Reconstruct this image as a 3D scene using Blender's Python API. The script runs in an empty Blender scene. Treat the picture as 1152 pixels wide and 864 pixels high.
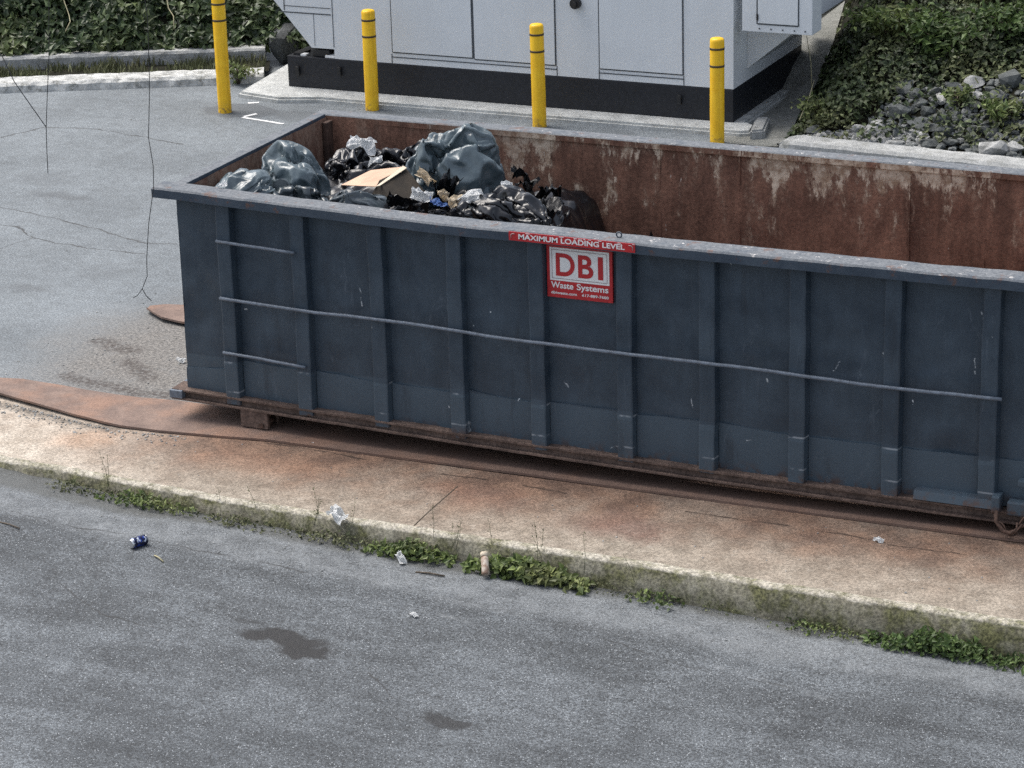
import bpy, bmesh, math, random
from mathutils import Vector, Matrix, noise
random.seed(7)
C = bpy.context.scene.collection
S = bpy.context.scene
PI = math.pi

# ------------------------------------------------------------------ materials
class G:
    def __init__(s, name):
        s.m = bpy.data.materials.new(name); s.m.use_nodes = True
        s.t = s.m.node_tree; s.t.nodes.clear()
        s.out = s.t.nodes.new('ShaderNodeOutputMaterial')
        s.b = s.t.nodes.new('ShaderNodeBsdfPrincipled')
        s.t.links.new(s.b.outputs[0], s.out.inputs[0])
        s._p = None
    def n(s, typ, **kw):
        o = s.t.nodes.new(typ)
        for k, v in kw.items(): setattr(o, k, v)
        return o
    def put(s, sock, v):
        if isinstance(v, bpy.types.NodeSocket): s.t.links.new(v, sock)
        elif isinstance(v, (tuple, list)) and len(v) == 3 and sock.type == 'RGBA': sock.default_value = (*v, 1)
        else: sock.default_value = v
    def pos(s):
        if s._p is None: s._p = s.n('ShaderNodeNewGeometry')
        return s._p.outputs['Position']
    def nrm(s):
        s.pos(); return s._p.outputs['Normal']
    def isl(s):
        s.pos(); return s._p.outputs['Random Per Island']
    def xyz(s, v=None):
        o = s.n('ShaderNodeSeparateXYZ'); s.put(o.inputs[0], v or s.pos()); return o.outputs
    def vm(s, op, a, b=None):
        o = s.n('ShaderNodeVectorMath', operation=op); s.put(o.inputs[0], a)
        if b is not None: s.put(o.inputs[1], b)
        return o.outputs['Value'] if op in ('LENGTH', 'DOT_PRODUCT', 'DISTANCE') else o.outputs[0]
    def vscale(s, v, k):
        o = s.n('ShaderNodeVectorMath', operation='SCALE'); s.put(o.inputs[0], v); s.put(o.inputs['Scale'], k); return o.outputs[0]
    def ma(s, op, a, b=0.0, c=0.0):
        o = s.n('ShaderNodeMath', operation=op); s.put(o.inputs[0], a); s.put(o.inputs[1], b)
        if op in ('MULTIPLY_ADD', 'SMOOTH_MIN', 'SMOOTH_MAX'): s.put(o.inputs[2], c)
        return o.outputs[0]
    def rng(s, x, a, b, c=0.0, d=1.0):
        o = s.n('ShaderNodeMapRange', interpolation_type='SMOOTHSTEP' if True else 'LINEAR')
        for i, v in enumerate((x, a, b, c, d)): s.put(o.inputs[i], v)
        return o.outputs[0]
    def noise(s, scale, detail=4, rough=.55, vec=None, dist=0.0, col=False):
        o = s.n('ShaderNodeTexNoise'); s.put(o.inputs['Vector'], vec or s.pos())
        o.inputs['Scale'].default_value = scale; o.inputs['Detail'].default_value = detail
        o.inputs['Roughness'].default_value = rough; o.inputs['Distortion'].default_value = dist
        return o.outputs['Color' if col else 'Fac']
    def voro(s, scale, vec=None, feature='F1', col=False):
        o = s.n('ShaderNodeTexVoronoi', feature=feature); s.put(o.inputs['Vector'], vec or s.pos())
        o.inputs['Scale'].default_value = scale
        return o.outputs['Color' if col else 'Distance']
    def mix(s, f, a, b):
        o = s.n('ShaderNodeMix', data_type='RGBA'); s.put(o.inputs[0], f); s.put(o.inputs[6], a); s.put(o.inputs[7], b)
        return o.outputs[2]
    def mul(s, a, b):
        o = s.n('ShaderNodeMix', data_type='RGBA', blend_type='MULTIPLY'); o.inputs[0].default_value = 1
        s.put(o.inputs[6], a); s.put(o.inputs[7], b); return o.outputs[2]
    def grey(s, f):
        o = s.n('ShaderNodeCombineColor')
        for i in range(3): s.put(o.inputs[i], f)
        return o.outputs[0]
    def bump(s, h, strength=.5, dist=.01):
        o = s.n('ShaderNodeBump'); s.put(o.inputs['Height'], h)
        o.inputs['Strength'].default_value = strength; o.inputs['Distance'].default_value = dist
        s.t.links.new(o.outputs[0], s.b.inputs['Normal'])
    def fin(s, col, rough=.7, metal=0.0, spec=.5, coat=None, trans=None):
        s.put(s.b.inputs['Base Color'], col); s.put(s.b.inputs['Roughness'], rough)
        s.put(s.b.inputs['Metallic'], metal); s.put(s.b.inputs['Specular IOR Level'], spec)
        return s.m
    def wob(s, amp, scale, detail=3):
        c = s.noise(scale, detail, .6, col=True)
        return s.vm('ADD', s.pos(), s.vscale(s.vm('SUBTRACT', c, (.5, .5, .5)), amp))
    def xz(s, wp):
        q = s.xyz(wp); o = s.n('ShaderNodeCombineXYZ'); s.put(o.inputs[0], q[0]); s.put(o.inputs[1], q[2]); return o.outputs[0]
    def segs(s, polys, wp, xz=False):
        """distance to a set of crack polylines in the ground plane"""
        d = None
        flat = s.vm('MULTIPLY', wp, (1, 1, 0)) if not xz else s.xz(wp)
        for pl in polys:
            for a, b in zip(pl, pl[1:]):
                ba = (b[0]-a[0], b[1]-a[1], 0); L = ba[0]**2+ba[1]**2
                pa = s.vm('SUBTRACT', flat, (a[0], a[1], 0))
                h = s.ma('MULTIPLY', s.vm('DOT_PRODUCT', pa, ba), 1/L)
                h = s.ma('MINIMUM', s.ma('MAXIMUM', h, 0.0), 1.0)
                o = s.n('ShaderNodeVectorMath', operation='SCALE'); o.inputs[0].default_value = ba; s.put(o.inputs['Scale'], h)
                e = s.vm('LENGTH', s.vm('SUBTRACT', pa, o.outputs[0]))
                d = e if d is None else s.ma('MINIMUM', d, e)
        return d
    def spot(s, wp, cx, cy, rx, ry):
        p = s.vm('MULTIPLY', s.vm('SUBTRACT', wp, (cx, cy, 0)), (1/rx, 1/ry, 0))
        return s.vm('LENGTH', p)

def simple(name, col, rough=.6, var=.15, scale=20, metal=0.0, spec=.5, bump=0.0):
    g = G(name); f = g.noise(scale, 5, .6)
    k = g.rng(f, .3, .7, 1-var, 1+var)
    m = g.fin(g.mul(col, g.grey(k)), rough, metal, spec)
    if bump: g.bump(f, bump, .01)
    return m

def m_lot():
    g = G('lot_asphalt'); p = g.pos(); x = g.xyz()
    base = (.158, .175, .187)
    fine = g.noise(60, 4, .8); mid = g.noise(9, 5, .6); big = g.noise(.9, 4, .55)
    c = g.mul(base, g.grey(g.rng(fine, .34, .66, .55, 1.45)))
    c = g.mul(c, g.grey(g.rng(mid, .3, .7, .86, 1.13)))
    c = g.mul(c, g.grey(g.rng(big, .3, .7, .84, 1.13)))
    sp = g.voro(70); spc = g.noise(31, 2)
    c = g.mix(g.ma('MULTIPLY', g.rng(sp, .10, .2, 1, 0), g.rng(spc, .52, .66)), c, (.40, .43, .45))
    w = g.wob(.5, 2.2, 4)
    # fresh asphalt patch around the tall bollard and beside the pad
    pt = g.ma('MULTIPLY', g.rng(g.spot(g.wob(.3, 3.3, 5), -4.62, 8.3, .46, .30), .85, 1.0, 1, 0), .7)
    c = g.mix(pt, c, (.085, .092, .1))
    pt = g.ma('MULTIPLY', g.rng(g.spot(g.wob(.3, 3.3, 5), -3.62, 8.3, .7, .26), .8, 1.0, 1, 0), .55)
    c = g.mix(pt, c, (.09, .098, .105))
    # oil stains
    for cx, cy, rx, ry, k in ((-4.61, 4.87, .42, .17, .55), (-3.3, 2.32, .35, .13, .5), (-5.1, 5.4, .5, .3, .25), (-2.9, 2.9, .3, .3, .2)):
        c = g.mix(g.ma('MULTIPLY', g.rng(g.spot(w, cx, cy, rx, ry), .25, 1.1, 1, 0), k), c, (.085, .09, .095))
    # brown gravelly dirt round the end of the container
    dn = g.noise(6, 6, .7); dn2 = g.noise(42, 4, .75)
    d = g.spot(g.wob(.8, 1.8, 5), -1.05, 1.35, 1.35, 1.5)
    dm = g.ma('MULTIPLY', g.rng(d, .45, 1.25, 1, 0), g.rng(dn, .2, .5, .55, 1))
    dirt = g.mix(g.rng(dn2, .35, .68), (.080, .076, .072), (.26, .245, .225))
    c = g.mix(dm, c, dirt)
    # dark line of grit behind the long steel plate
    e = g.segs([[(-1.75, .55), (-1.4, .47), (-1.0, .42), (-.75, .44)], [(-1.5, 1.0), (-1.15, .75)], [(-2.0, 1.35), (-1.6, 1.25)]], g.wob(.22, 5, 5))
    c = g.mix(g.ma('MULTIPLY', g.rng(e, .02, .13, 1, 0), g.rng(g.noise(24, 4, .7), .38, .6, .15, .9)), c, (.055, .045, .04))
    # cracks
    cr = g.segs([[(-6.43, 6.55), (-6.24, 7.06), (-5.66, 7.18), (-4.99, 7.02), (-4.5, 6.9)], [(-4.95, 4.37), (-4.28, 4.23), (-3.63, 4.0), (-3.08, 3.81), (-2.75, 3.87)],
                 [(-4.63, 3.89), (-4.42, 3.87), (-4.09, 3.61), (-3.43, 3.49), (-2.9, 3.52)], [(-4.09, 3.61), (-4.2, 3.2)], [(-2.3, 3.9), (-1.6, 3.95)]], g.wob(.16, 4, 5))
    cw = g.rng(g.noise(3, 2), .35, .65, .008, .026)
    c = g.mix(g.ma('MULTIPLY', g.rng(cr, 0.0, cw, 1, 0), .95), c, (.05, .05, .05))
    g.bump(g.ma('ADD', fine, g.ma('MULTIPLY', dn2, dm)), .55, .008)
    return g.fin(c, g.rng(mid, .3, .7, .68, .88), spec=.35)

def m_road():
    g = G('road_asphalt'); x = g.xyz()
    base = (.076, .084, .091)
    fine = g.noise(62, 3, .8); f2 = g.noise(150, 2, .7); mid = g.noise(6, 5, .6); big = g.noise(1.1, 4, .55)
    c = g.mul(base, g.grey(g.rng(fine, .36, .64, .42, 1.62)))
    c = g.mul(c, g.grey(g.rng(f2, .33, .67, .6, 1.42)))
    c = g.mul(c, g.grey(g.rng(mid, .3, .7, .86, 1.14)))
    c = g.mul(c, g.grey(g.rng(big, .32, .68, .76, 1.22)))
    tr = g.noise(1.6, 5, .65, g.vm('MULTIPLY', g.wob(.3, 1.0), (.45, 2.6, 1)))
    c = g.mul(c, g.grey(g.rng(tr, .34, .66, .80, 1.22)))
    sp = g.voro(60); spc = g.noise(26, 2)
    c = g.mix(g.ma('MULTIPLY', g.rng(sp, .16, .30, 1, 0), g.rng(spc, .42, .62)), c, (.34, .365, .385))
    # lighter gutter strip of washed fines beside the kerb
    wy = g.xyz(g.wob(.35, 1.3, 4))[1]
    gut = g.ma('MULTIPLY', g.rng(wy, -1.92, -1.70, 0, 1), g.rng(g.noise(7, 5, .65), .3, .65, .25, .75))
    c = g.mix(gut, c, g.mul((.185, .198, .208), g.grey(g.rng(fine, .27, .73, .6, 1.4))))
    kerb_dark = g.ma('MULTIPLY', g.rng(wy, -1.48, -1.36, 0, 1), .6)  # road colour gets darker towards the kerb foot
    c = g.mix(kerb_dark, c, (.06, .06, .052))
    # pale scrape streaks
    st = g.segs([[(1.2, -1.62), (1.9, -1.78), (3.42, -1.9)], [(2.2, -2.05), (2.9, -2.1)], [(4.4, -2.05), (5.2, -2.2)], [(.4, -1.55), (1.1, -1.66)]], g.wob(.1, 4, 4))
    c = g.mix(g.ma('MULTIPLY', g.rng(st, .0, .045, 1, 0), g.rng(g.noise(9, 6, .75), .45, .66, .0, .5)), c, (.24, .255, .265))
    # oil stains with ragged outlines
    w = g.wob(.34, 4.5, 4)
    for cx, cy, rx, ry, k in ((1.90, -2.76, .30, .11, .95), (2.10, -2.86, .20, .10, .95), (3.28, -3.34, .17, .085, .8), (1.55, -2.62, .1, .04, .4), (3.1, -3.1, .12, .03, .3)):
        c = g.mix(g.ma('MULTIPLY', g.rng(g.spot(w, cx, cy, rx, ry), .62, 1.12, 1, 0), k), c, g.mul((.022, .0215, .022), g.grey(g.rng(fine, .3, .7, .7, 1.3))))
    cr = g.segs([[(-.9, -1.72), (-.32, -1.78), (.17, -1.76), (.6, -1.8), (1.27, -1.82), (1.6, -1.85)], [(-.7, -1.99), (-.49, -1.99)], [(1.25, -1.62), (1.28, -1.5)],
                 [(2.1, -1.58), (2.35, -1.57)], [(5.6, -1.93), (6.1, -1.92)], [(2.6, -2.95), (2.85, -3.2), (3.1, -3.2)], [(3.4, -1.9), (4.2, -2.1), (5.0, -2.15)], [(.2, -2.6), (.7, -2.9), (1.2, -2.95)]], g.wob(.12, 5, 5))
    cw = g.rng(g.noise(4, 3), .4, .62, .0, .013)
    c = g.mix(g.ma('MULTIPLY', g.rng(cr, 0.0, g.ma('ADD', cw, .001), 1, 0), .8), c, (.03, .03, .03))
    g.bump(g.ma('ADD', fine, f2), .7, .008)
    return g.fin(c, g.rng(fine, .3, .7, .6, .85), spec=.4)

def m_pad():
    g = G('rust_stained_concrete'); x = g.xyz()
    fine = g.noise(60, 4, .7); mid = g.noise(5, 6, .65); big = g.noise(1.3, 5, .6)
    c = g.mix(g.rng(mid, .3, .7), (.20, .170, .136), (.33, .288, .236))
    cream = g.ma('MULTIPLY', g.rng(g.xyz(g.wob(.8, 1.2))[0], -1.1, .3, 1, 0), .8)
    c = g.mix(cream, c, g.mix(g.rng(mid, .35, .65), (.38, .33, .27), (.54, .485, .41)))
    # rust washing out from under the container
    wy = g.xyz(g.wob(.9, 1.4, 5))[1]
    r1 = g.ma('MULTIPLY', g.rng(wy, -1.25, -.35, 0, 1), g.rng(big, .32, .6, .55, 1))
    r1 = g.ma('MULTIPLY', r1, g.rng(x[0], -1.6, .3, .25, 1))
    rust = g.mix(g.rng(g.noise(3.5, 5, .6), .35, .68), (.118, .070, .050), (.225, .134, .090))
    c = g.mix(g.ma('MULTIPLY', r1, .9), c, rust)
    for cx, cy, rx, ry, k, col in ((3.3, -.75, .45, .3, .55, (.15, .075, .06)), (.5, -.55, .7, .2, .25, (.30, .16, .10)), (-.9, -.55, .3, .25, .35, (.36, .19, .10)), (2.2, -.6, .5, .2, .35, (.20, .11, .08))):
        c = g.mix(g.ma('MULTIPLY', g.rng(g.spot(g.wob(.5, 2.5, 5), cx, cy, rx, ry), .2, 1.2, 1, 0), k), c, col)
    c = g.mul(c, g.grey(g.rng(fine, .34, .66, .68, 1.32)))
    # pale laitance worn through
    c = g.mix(g.ma('MULTIPLY', g.rng(g.noise(11, 6, .7), .56, .68), g.rng(wy, -.6, -1.1, 0, .3)), c, (.48, .44, .38))
    e = g.rng(g.xyz(g.wob(.06, 9, 4))[1], -1.175, -1.215, 0, .0)
    # dark grit along the plate's edge
    gr = g.segs([[(-2.2, -.16), (-1.67, -.2), (-1.21, -.29), (-.8, -.34)]], g.wob(.12, 9, 4))
    c = g.mix(g.ma('MULTIPLY', g.rng(gr, .0, .10, 1, 0), g.rng(g.noise(50, 3, .7), .35, .6, .2, .95)), c, (.10, .088, .075))
    cr = g.segs([[(.38, -.19), (.87, -.2), (1.2, -.24)], [(1.8, -.3), (2.16, -.29)], [(2.42, -.3), (2.74, -.33)], [(3.6, -.34), (3.97, -.35), (4.3, -.34)], [(4.54, -.35), (4.9, -.37)], [(5.0, -.42), (5.5, -.40)]], g.wob(.05, 8, 4))
    c = g.mix(g.ma('MULTIPLY', g.rng(cr, .0, g.rng(g.noise(5, 2), .35, .6, .004, .02), 1, 0), .85), c, (.035, .025, .02))
    jt = g.segs([[(3.42, -1.24), (3.55, -.7)]], g.wob(.03, 9, 3))
    c = g.mix(g.ma('MULTIPLY', g.rng(jt, 0.0, .012, 1, 0), .35), c, (.12, .09, .07))
    g.bump(g.ma('ADD', fine, g.ma('MULTIPLY', mid, 1.5)), .45, .01)
    return g.fin(c, .85, spec=.25)

def m_kerbface():
    g = G('mossy_concrete'); x = g.xyz(); fine = g.noise(50, 4, .7); mid = g.noise(6, 5, .65)
    c = g.mix(g.rng(mid, .3, .7), (.17, .155, .115), (.29, .27, .21))
    moss = g.ma('MULTIPLY', g.rng(g.noise(4.2, 6, .7), .40, .62), .85)
    c = g.mix(moss, c, g.mix(g.rng(fine, .3, .7), (.062, .066, .026), (.14, .138, .056)))
    # bare worn arris along the top edge
    wz = g.xyz(g.wob(.03, 14, 5))[2]
    c = g.mix(g.ma('MULTIPLY', g.rng(wz, -.020, -.008, 0, .85), g.rng(g.noise(7, 6, .75), .40, .60, .12, 1)), c, (.47, .435, .37))
    c = g.mul(c, g.grey(g.rng(fine, .34, .66, .65, 1.35)))
    g.bump(g.ma('ADD', fine, mid), .6, .012)
    return g.fin(c, .9, spec=.2)

def m_concrete(name, a=(.40, .41, .41), b=(.56, .57, .56), dirt=(.2, .2, .19), k=.4, sc=1.0):
    g = G(name); fine = g.noise(55*sc, 4, .7); mid = g.noise(5*sc, 6, .65)
    c = g.mix(g.rng(mid, .3, .7), a, b)
    c = g.mix(g.ma('MULTIPLY', g.rng(g.noise(8*sc, 6, .75), .48, .66), k), c, dirt)
    c = g.mul(c, g.grey(g.rng(fine, .25, .75, .75, 1.25)))
    g.bump(g.ma('ADD', fine, mid), .5, .012)
    return g.fin(c, .88, spec=.25)

SCUFF = [[(1.89, .30), (1.892, .19)], [(4.48, .965), (4.52, 1.03)], [(5.43, 1.46), (5.45, 1.39)], [(1.07, 1.16), (1.08, 1.03)], [(1.93, 1.0), (1.932, .985)], [(4.81, 1.12), (4.815, 1.10)], [(1.73, .385), (1.735, .375)], [(3.51, .66), (3.52, .60)], [(4.03, .86), (4.04, .84)], [(2.93, .24), (3.0, .26)], [(.55, .74), (.575, .70)], [(5.4, 1.15), (5.405, 1.05)], [(2.6, .66), (2.63, .63)], [(3.9, .42), (3.93, .423)]]
def m_bluepaint(name, weld=()):
    g = G(name); x = g.xyz()
    mid = g.noise(3.2, 6, .65); fine = g.noise(45, 4, .7)
    stretch = g.vm('MULTIPLY', g.pos(), (5, 5, .7)); run = g.noise(3, 6, .65, stretch)
    c = g.mix(g.rng(mid, .3, .7), (.024, .0385, .056), (.042, .062, .084))
    c = g.mul(c, g.grey(g.rng(run, .3, .7, .92, 1.10)))
    # newer, paler paint on the lowest half metre, with a wavering edge
    wz = g.xyz(g.wob(.05, 2.5, 3))[2]
    c = g.mix(g.ma('MULTIPLY', g.rng(wz, .50, .515, 1, 0), .65), c, (.060, .088, .114))
    # dust streaks, chips, rust near the bottom edge
    c = g.mix(g.ma('MULTIPLY', g.rng(g.noise(2, 6, .7, g.vm('MULTIPLY', g.pos(), (9, 9, .8))), .60, .75), .2), c, (.14, .16, .19))
    c = g.mix(g.ma('MULTIPLY', g.rng(wz, .17, .29, 1, 0), g.rng(g.noise(9, 6, .7), .45, .62)), c, (.075, .042, .03))
    ch = g.ma('MULTIPLY', g.rng(g.noise(17, 3, .6, g.vm('MULTIPLY', g.pos(), (1, 1, .55))), .752, .765), 1.0)
    c = g.mix(ch, c, (.55, .58, .6))
    mk = g.segs(SCUFF, g.wob(.03, 18, 4), True)
    c = g.mix(g.ma('MULTIPLY', g.rng(mk, .001, .0075, 1, 0), g.rng(g.noise(45, 3, .7), .42, .56, .0, .9)), c, (.44, .47, .49))
    sc = g.rng(g.noise(5, 7, .8, g.vm('MULTIPLY', g.pos(), (1, 1, .35)), 1.2), .60, .66)
    c = g.mix(g.ma('MULTIPLY', sc, .35), c, (.10, .125, .155))
    dk = g.rng(g.noise(2.4, 6, .7, g.vm('MULTIPLY', g.pos(), (2.5, 2.5, .5))), .56, .72)
    c = g.mix(g.ma('MULTIPLY', dk, .45), c, (.014, .018, .024))
    for wzv in weld:
        c = g.mix(g.ma('MULTIPLY', g.rng(g.ma('ABSOLUTE', g.ma('SUBTRACT', x[2], wzv)), .004, .008, 1, 0), g.rng(g.noise(9, 3), .46, .6, 0, .6)), c, (.30, .33, .36))
    g.bump(g.ma('ADD', g.ma('MULTIPLY', fine, .5), mid), .25, .01)
    return g.fin(c, g.rng(mid, .3, .7, .42, .62), spec=.45)

def m_rim():
    g = G('worn_rim_paint'); mid = g.noise(5, 6, .65); fine = g.noise(40, 4, .7)
    blue = g.mix(g.rng(mid, .3, .7), (.032, .048, .070), (.055, .075, .10))
    worn = g.mix(g.rng(fine, .3, .7), (.075, .084, .095), (.165, .175, .186))
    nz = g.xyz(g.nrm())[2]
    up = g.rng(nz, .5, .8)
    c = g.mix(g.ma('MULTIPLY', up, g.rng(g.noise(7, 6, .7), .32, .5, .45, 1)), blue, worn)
    chip = g.ma('MULTIPLY', g.rng(g.noise(13, 7, .8), .60, .64), g.rng(g.xyz()[0], .2, 1.8, .15, 1))
    c = g.mix(g.ma('MULTIPLY', chip, up), c, (.50, .48, .46))
    c = g.mix(g.ma('MULTIPLY', g.rng(g.noise(9, 6, .7), .58, .66), .7), c, (.12, .06, .04))
    g.bump(g.ma('ADD', fine, mid), .4, .006)
    return g.fin(c, .6, spec=.4)

def m_inner():
    g = G('rusty_interior_steel'); x = g.xyz(); mid = g.noise(2.6, 6, .65); fine = g.noise(40, 5, .75)
    c = g.mix(g.rng(mid, .3, .7), (.118, .058, .040), (.215, .112, .076))
    str_ = g.noise(2.2, 6, .7, g.vm('MULTIPLY', g.pos(), (4, 4, .6)))
    c = g.mul(c, g.grey(g.rng(str_, .3, .7, .72, 1.3)))
    c = g.mul(c, g.grey(g.rng(fine, .25, .75, .68, 1.35)))
    # cream paint that has flaked from the upper half
    fl = g.noise(3.4, 8, .74, g.vm('MULTIPLY', g.wob(.1, 5), (1.4, 1.4, .42)))
    zone = g.noise(.95, 2, .5, g.vm('MULTIPLY', g.pos(), (1, 1, .25)))
    edge = g.rng(x[2], .7, 1.55, -.03, .085)
    th = g.ma('ADD', g.ma('ADD', fl, g.ma('MULTIPLY', g.ma('SUBTRACT', zone, .5), .42)), edge)
    top = g.rng(x[2], 1.50, 1.66, 0, .06)
    th = g.ma('ADD', th, top)
    halo = g.ma('MULTIPLY', g.rng(th, .54, .63), g.rng(x[0], .9, 1.5, .2, .75))
    c = g.mix(halo, c, g.mix(g.rng(g.noise(20, 5, .75), .4, .6), (.15, .085, .06), (.30, .20, .145)))
    pe = g.ma('MULTIPLY', g.rng(th, .600, .648), g.rng(x[0], .9, 1.5, .15, 1))
    c = g.mix(pe, c, g.mix(g.rng(g.noise(14, 4, .7), .35, .65), (.30, .20, .135), (.62, .51, .40)))
    sc = g.rng(g.noise(20, 3, .6, g.vm('MULTIPLY', g.pos(), (1, 1, .3))), .735, .75)
    c = g.mix(sc, c, (.5, .42, .36))
    g.bump(g.ma('ADD', fine, g.ma('MULTIPLY', fl, 2)), .5, .012)
    return g.fin(c, .8, spec=.3)

def m_rust(name, a=(.075, .052, .043), b=(.15, .105, .085)):
    g = G(name); mid = g.noise(5, 6, .65); fine = g.noise(45, 5, .75)
    c = g.mix(g.rng(mid, .3, .7), a, b); c = g.mul(c, g.grey(g.rng(fine, .34, .66, .65, 1.35)))
    g.bump(fine, .4, .008); return g.fin(c, .8, spec=.3)

def m_plate():
    g = G('rusted_ground_plate'); x = g.xyz(); mid = g.noise(4, 6, .65); fine = g.noise(50, 5, .75)
    c = g.mix(g.rng(mid, .3, .7), (.145, .102, .085), (.225, .160, .130))
    c = g.mix(g.ma('MULTIPLY', g.rng(g.noise(2.1, 5, .6), .45, .65), .6), c, (.27, .155, .105))
    c = g.mix(g.rng(x[0], -.3, 1.0, 0, .6), c, (.13, .082, .062))  # rust tone with the shade under the container painted into it
    c = g.mul(c, g.grey(g.rng(fine, .25, .75, .78, 1.22)))
    g.bump(g.ma('ADD', fine, mid), .35, .008); return g.fin(c, .75, spec=.3)

def m_bag(name, a, b, rough=.36, spec=.6):
    g = G(name); mid = g.noise(9, 5, .65); f = g.noise(26, 5, .7, None, 1.5)
    c = g.mix(g.rng(mid, .3, .7), a, b)
    dust = g.rng(g.noise(14, 6, .75), .56, .76, 0, .2)
    c = g.mix(dust, c, tuple(min(1, v*1.6+.03) for v in b))
    vq = g.wob(.12, 7, 4); cr = g.ma('ADD', g.voro(9, vq), g.ma('MULTIPLY', g.voro(21, vq), .5))
    g.bump(g.ma('ADD', g.ma('MULTIPLY', f, .3), cr), .16, .02)
    return g.fin(c, g.rng(mid, .3, .7, rough-.08, rough+.06), spec=spec)

def m_leaf(name, a, b, c2, trans=.25, rough=.5):
    g = G(name); r = g.isl(); f = g.noise(1.6, 4, .6)
    c = g.mix(g.rng(r, 0, 1), a, b); c = g.mix(g.ma('MULTIPLY', g.rng(f, .45, .68), .75), c, c2)
    c = g.mul(c, g.grey(g.rng(g.noise(.31, 1, vec=g.vscale(g.grey(r), 40.0)), .3, .7, .55, 1.45)))
    m = g.fin(c, rough, spec=.35)
    tr = g.n('ShaderNodeBsdfTranslucent'); g.put(tr.inputs[0], c)
    mx = g.n('ShaderNodeMixShader'); mx.inputs[0].default_value = trans
    g.t.links.new(g.b.outputs[0], mx.inputs[1]); g.t.links.new(tr.outputs[0], mx.inputs[2]); g.t.links.new(mx.outputs[0], g.out.inputs[0])
    return m

def m_genpaint():
    g = G('pale_grey_enamel'); mid = g.noise(1.3, 5, .6); run = g.noise(2, 5, .65, g.vm('MULTIPLY', g.pos(), (6, 6, .4)))
    c = g.mix(g.rng(mid, .3, .7), (.585, .612, .635), (.645, .67, .692))
    c = g.mul(c, g.grey(g.rng(run, .3, .72, 1.01, .975)))
    g.bump(g.noise(180, 2), .06, .003)
    return g.fin(c, .45, spec=.4)

def m_rock():
    g = G('quarry_stone'); r = g.isl(); f = g.noise(14, 6, .7); f2 = g.noise(60, 4, .7)
    c = g.mix(r, (.085, .092, .090), (.215, .225, .222)); c = g.mul(c, g.grey(g.rng(f, .3, .7, .7, 1.3)))
    c = g.mix(g.ma('MULTIPLY', g.rng(g.noise(5, 5, .7), .55, .7), .5), c, (.10, .105, .07))
    g.bump(g.ma('ADD', f, f2), .6, .012); return g.fin(c, .85, spec=.25)

def m_soil():
    g = G('dark_soil'); f = g.noise(12, 6, .7); c = g.mix(g.rng(f, .3, .7), (.010, .011, .007), (.026, .025, .017))
    g.bump(f, .8, .03); return g.fin(c, .95, spec=.1)

M = dict(lot=m_lot(), road=m_road(), pad=m_pad(), kerbface=m_kerbface(), soil=m_soil(),
    kerbpale=m_concrete('pale_broken_concrete', (.34, .345, .335), (.60, .60, .575), (.13, .13, .11), .75, 1.6),
    kerbgrey=m_concrete('grey_concrete', (.26, .265, .26), (.40, .405, .395), (.12, .12, .1), .45),
    padlight=m_concrete('pale_pad_concrete', (.38, .39, .38), (.52, .53, .515), (.2, .2, .19), .45),
    apron=m_concrete('dull_apron_concrete', (.17, .172, .155), (.255, .255, .235), (.09, .09, .075), .35),
    blue=m_bluepaint('slate_blue_paint'), ribm=m_bluepaint('slate_blue_rib_paint', (.505, .285)), rim=m_rim(), inner=m_inner(),
    rust=m_rust('rusty_steel'), rustdark=m_rust('dark_rusty_steel', (.045, .03, .024), (.10, .06, .045)), plate=m_plate(),
    rod=simple('rod_paint', (.115, .14, .175), .5, .25, 30), yellow=None, gen=m_genpaint(),
    skirt=simple('black_base_paint', (.012, .0135, .018), .5, .25, 30, 0, .4, .1), seam=simple('dark_panel_gap', (.06, .068, .078), .6, .1),
    black=simple('black_rubber', (.012, .012, .013), .5), bandm=simple('dark_band', (.05, .03, .012), .5),
    red=simple('red_vinyl', (.42, .018, .022), .45, .12, 14), white=simple('white_vinyl', (.74, .74, .73), .5, .06, 20), pale=simple('thin_frame_ink', (.30, .22, .22), .5),
    bagg=m_bag('blue_grey_plastic', (.060, .084, .097), (.105, .138, .155), .28), bagd=m_bag('dull_grey_plastic', (.024, .033, .040), (.045, .060, .068), .27),
    bagb=m_bag('black_plastic', (.005, .0055, .007), (.009, .0095, .012), .24, .55),
    card=simple('corrugated_card', (.50, .34, .24), .85, .12, 8), cardd=simple('shaded_brown_card', (.022, .016, .010), .85, .35, 10, bump=.3),  # box-side card is a darkened brown, its shade put into the colour
    paper=simple('white_paper', (.74, .75, .75), .7, .08, 12), cream=simple('cream_card', (.62, .53, .40), .7, .1, 12), bluep=simple('blue_print', (.06, .14, .38), .5, .2, 18),
    ivy=m_leaf('ivy_leaf', (.022, .040, .016), (.075, .105, .045), (.12, .145, .055), .15, .42), ivyd=m_leaf('shaded_ivy_leaf', (.022, .034, .015), (.075, .100, .042), (.13, .14, .062), .15),
    bright=m_leaf('bright_leaf', (.042, .075, .022), (.10, .15, .045), (.14, .18, .06), .28), weed=m_leaf('weed_leaf', (.05, .08, .024), (.155, .20, .06), (.20, .21, .09), .28),
    grassm=m_leaf('grass_blade', (.05, .06, .025), (.13, .14, .07), (.17, .165, .09), .2, .6), straw=simple('dry_straw', (.34, .31, .19), .8, .2), twig=simple('dry_twig', (.09, .07, .05), .8, .2),
    rock=m_rock(), rockd=m_concrete('dark_boulder', (.055, .06, .06), (.10, .105, .105), (.03, .03, .03), .4), palerock=m_concrete('pale_rubble', (.19, .195, .19), (.40, .40, .39), (.09, .09, .08), .5, 2), wire=simple('dark_wire', (.02, .02, .02), .6), alu=simple('brushed_aluminium', (.6, .61, .62), .3, .1, 30, .9))
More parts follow.
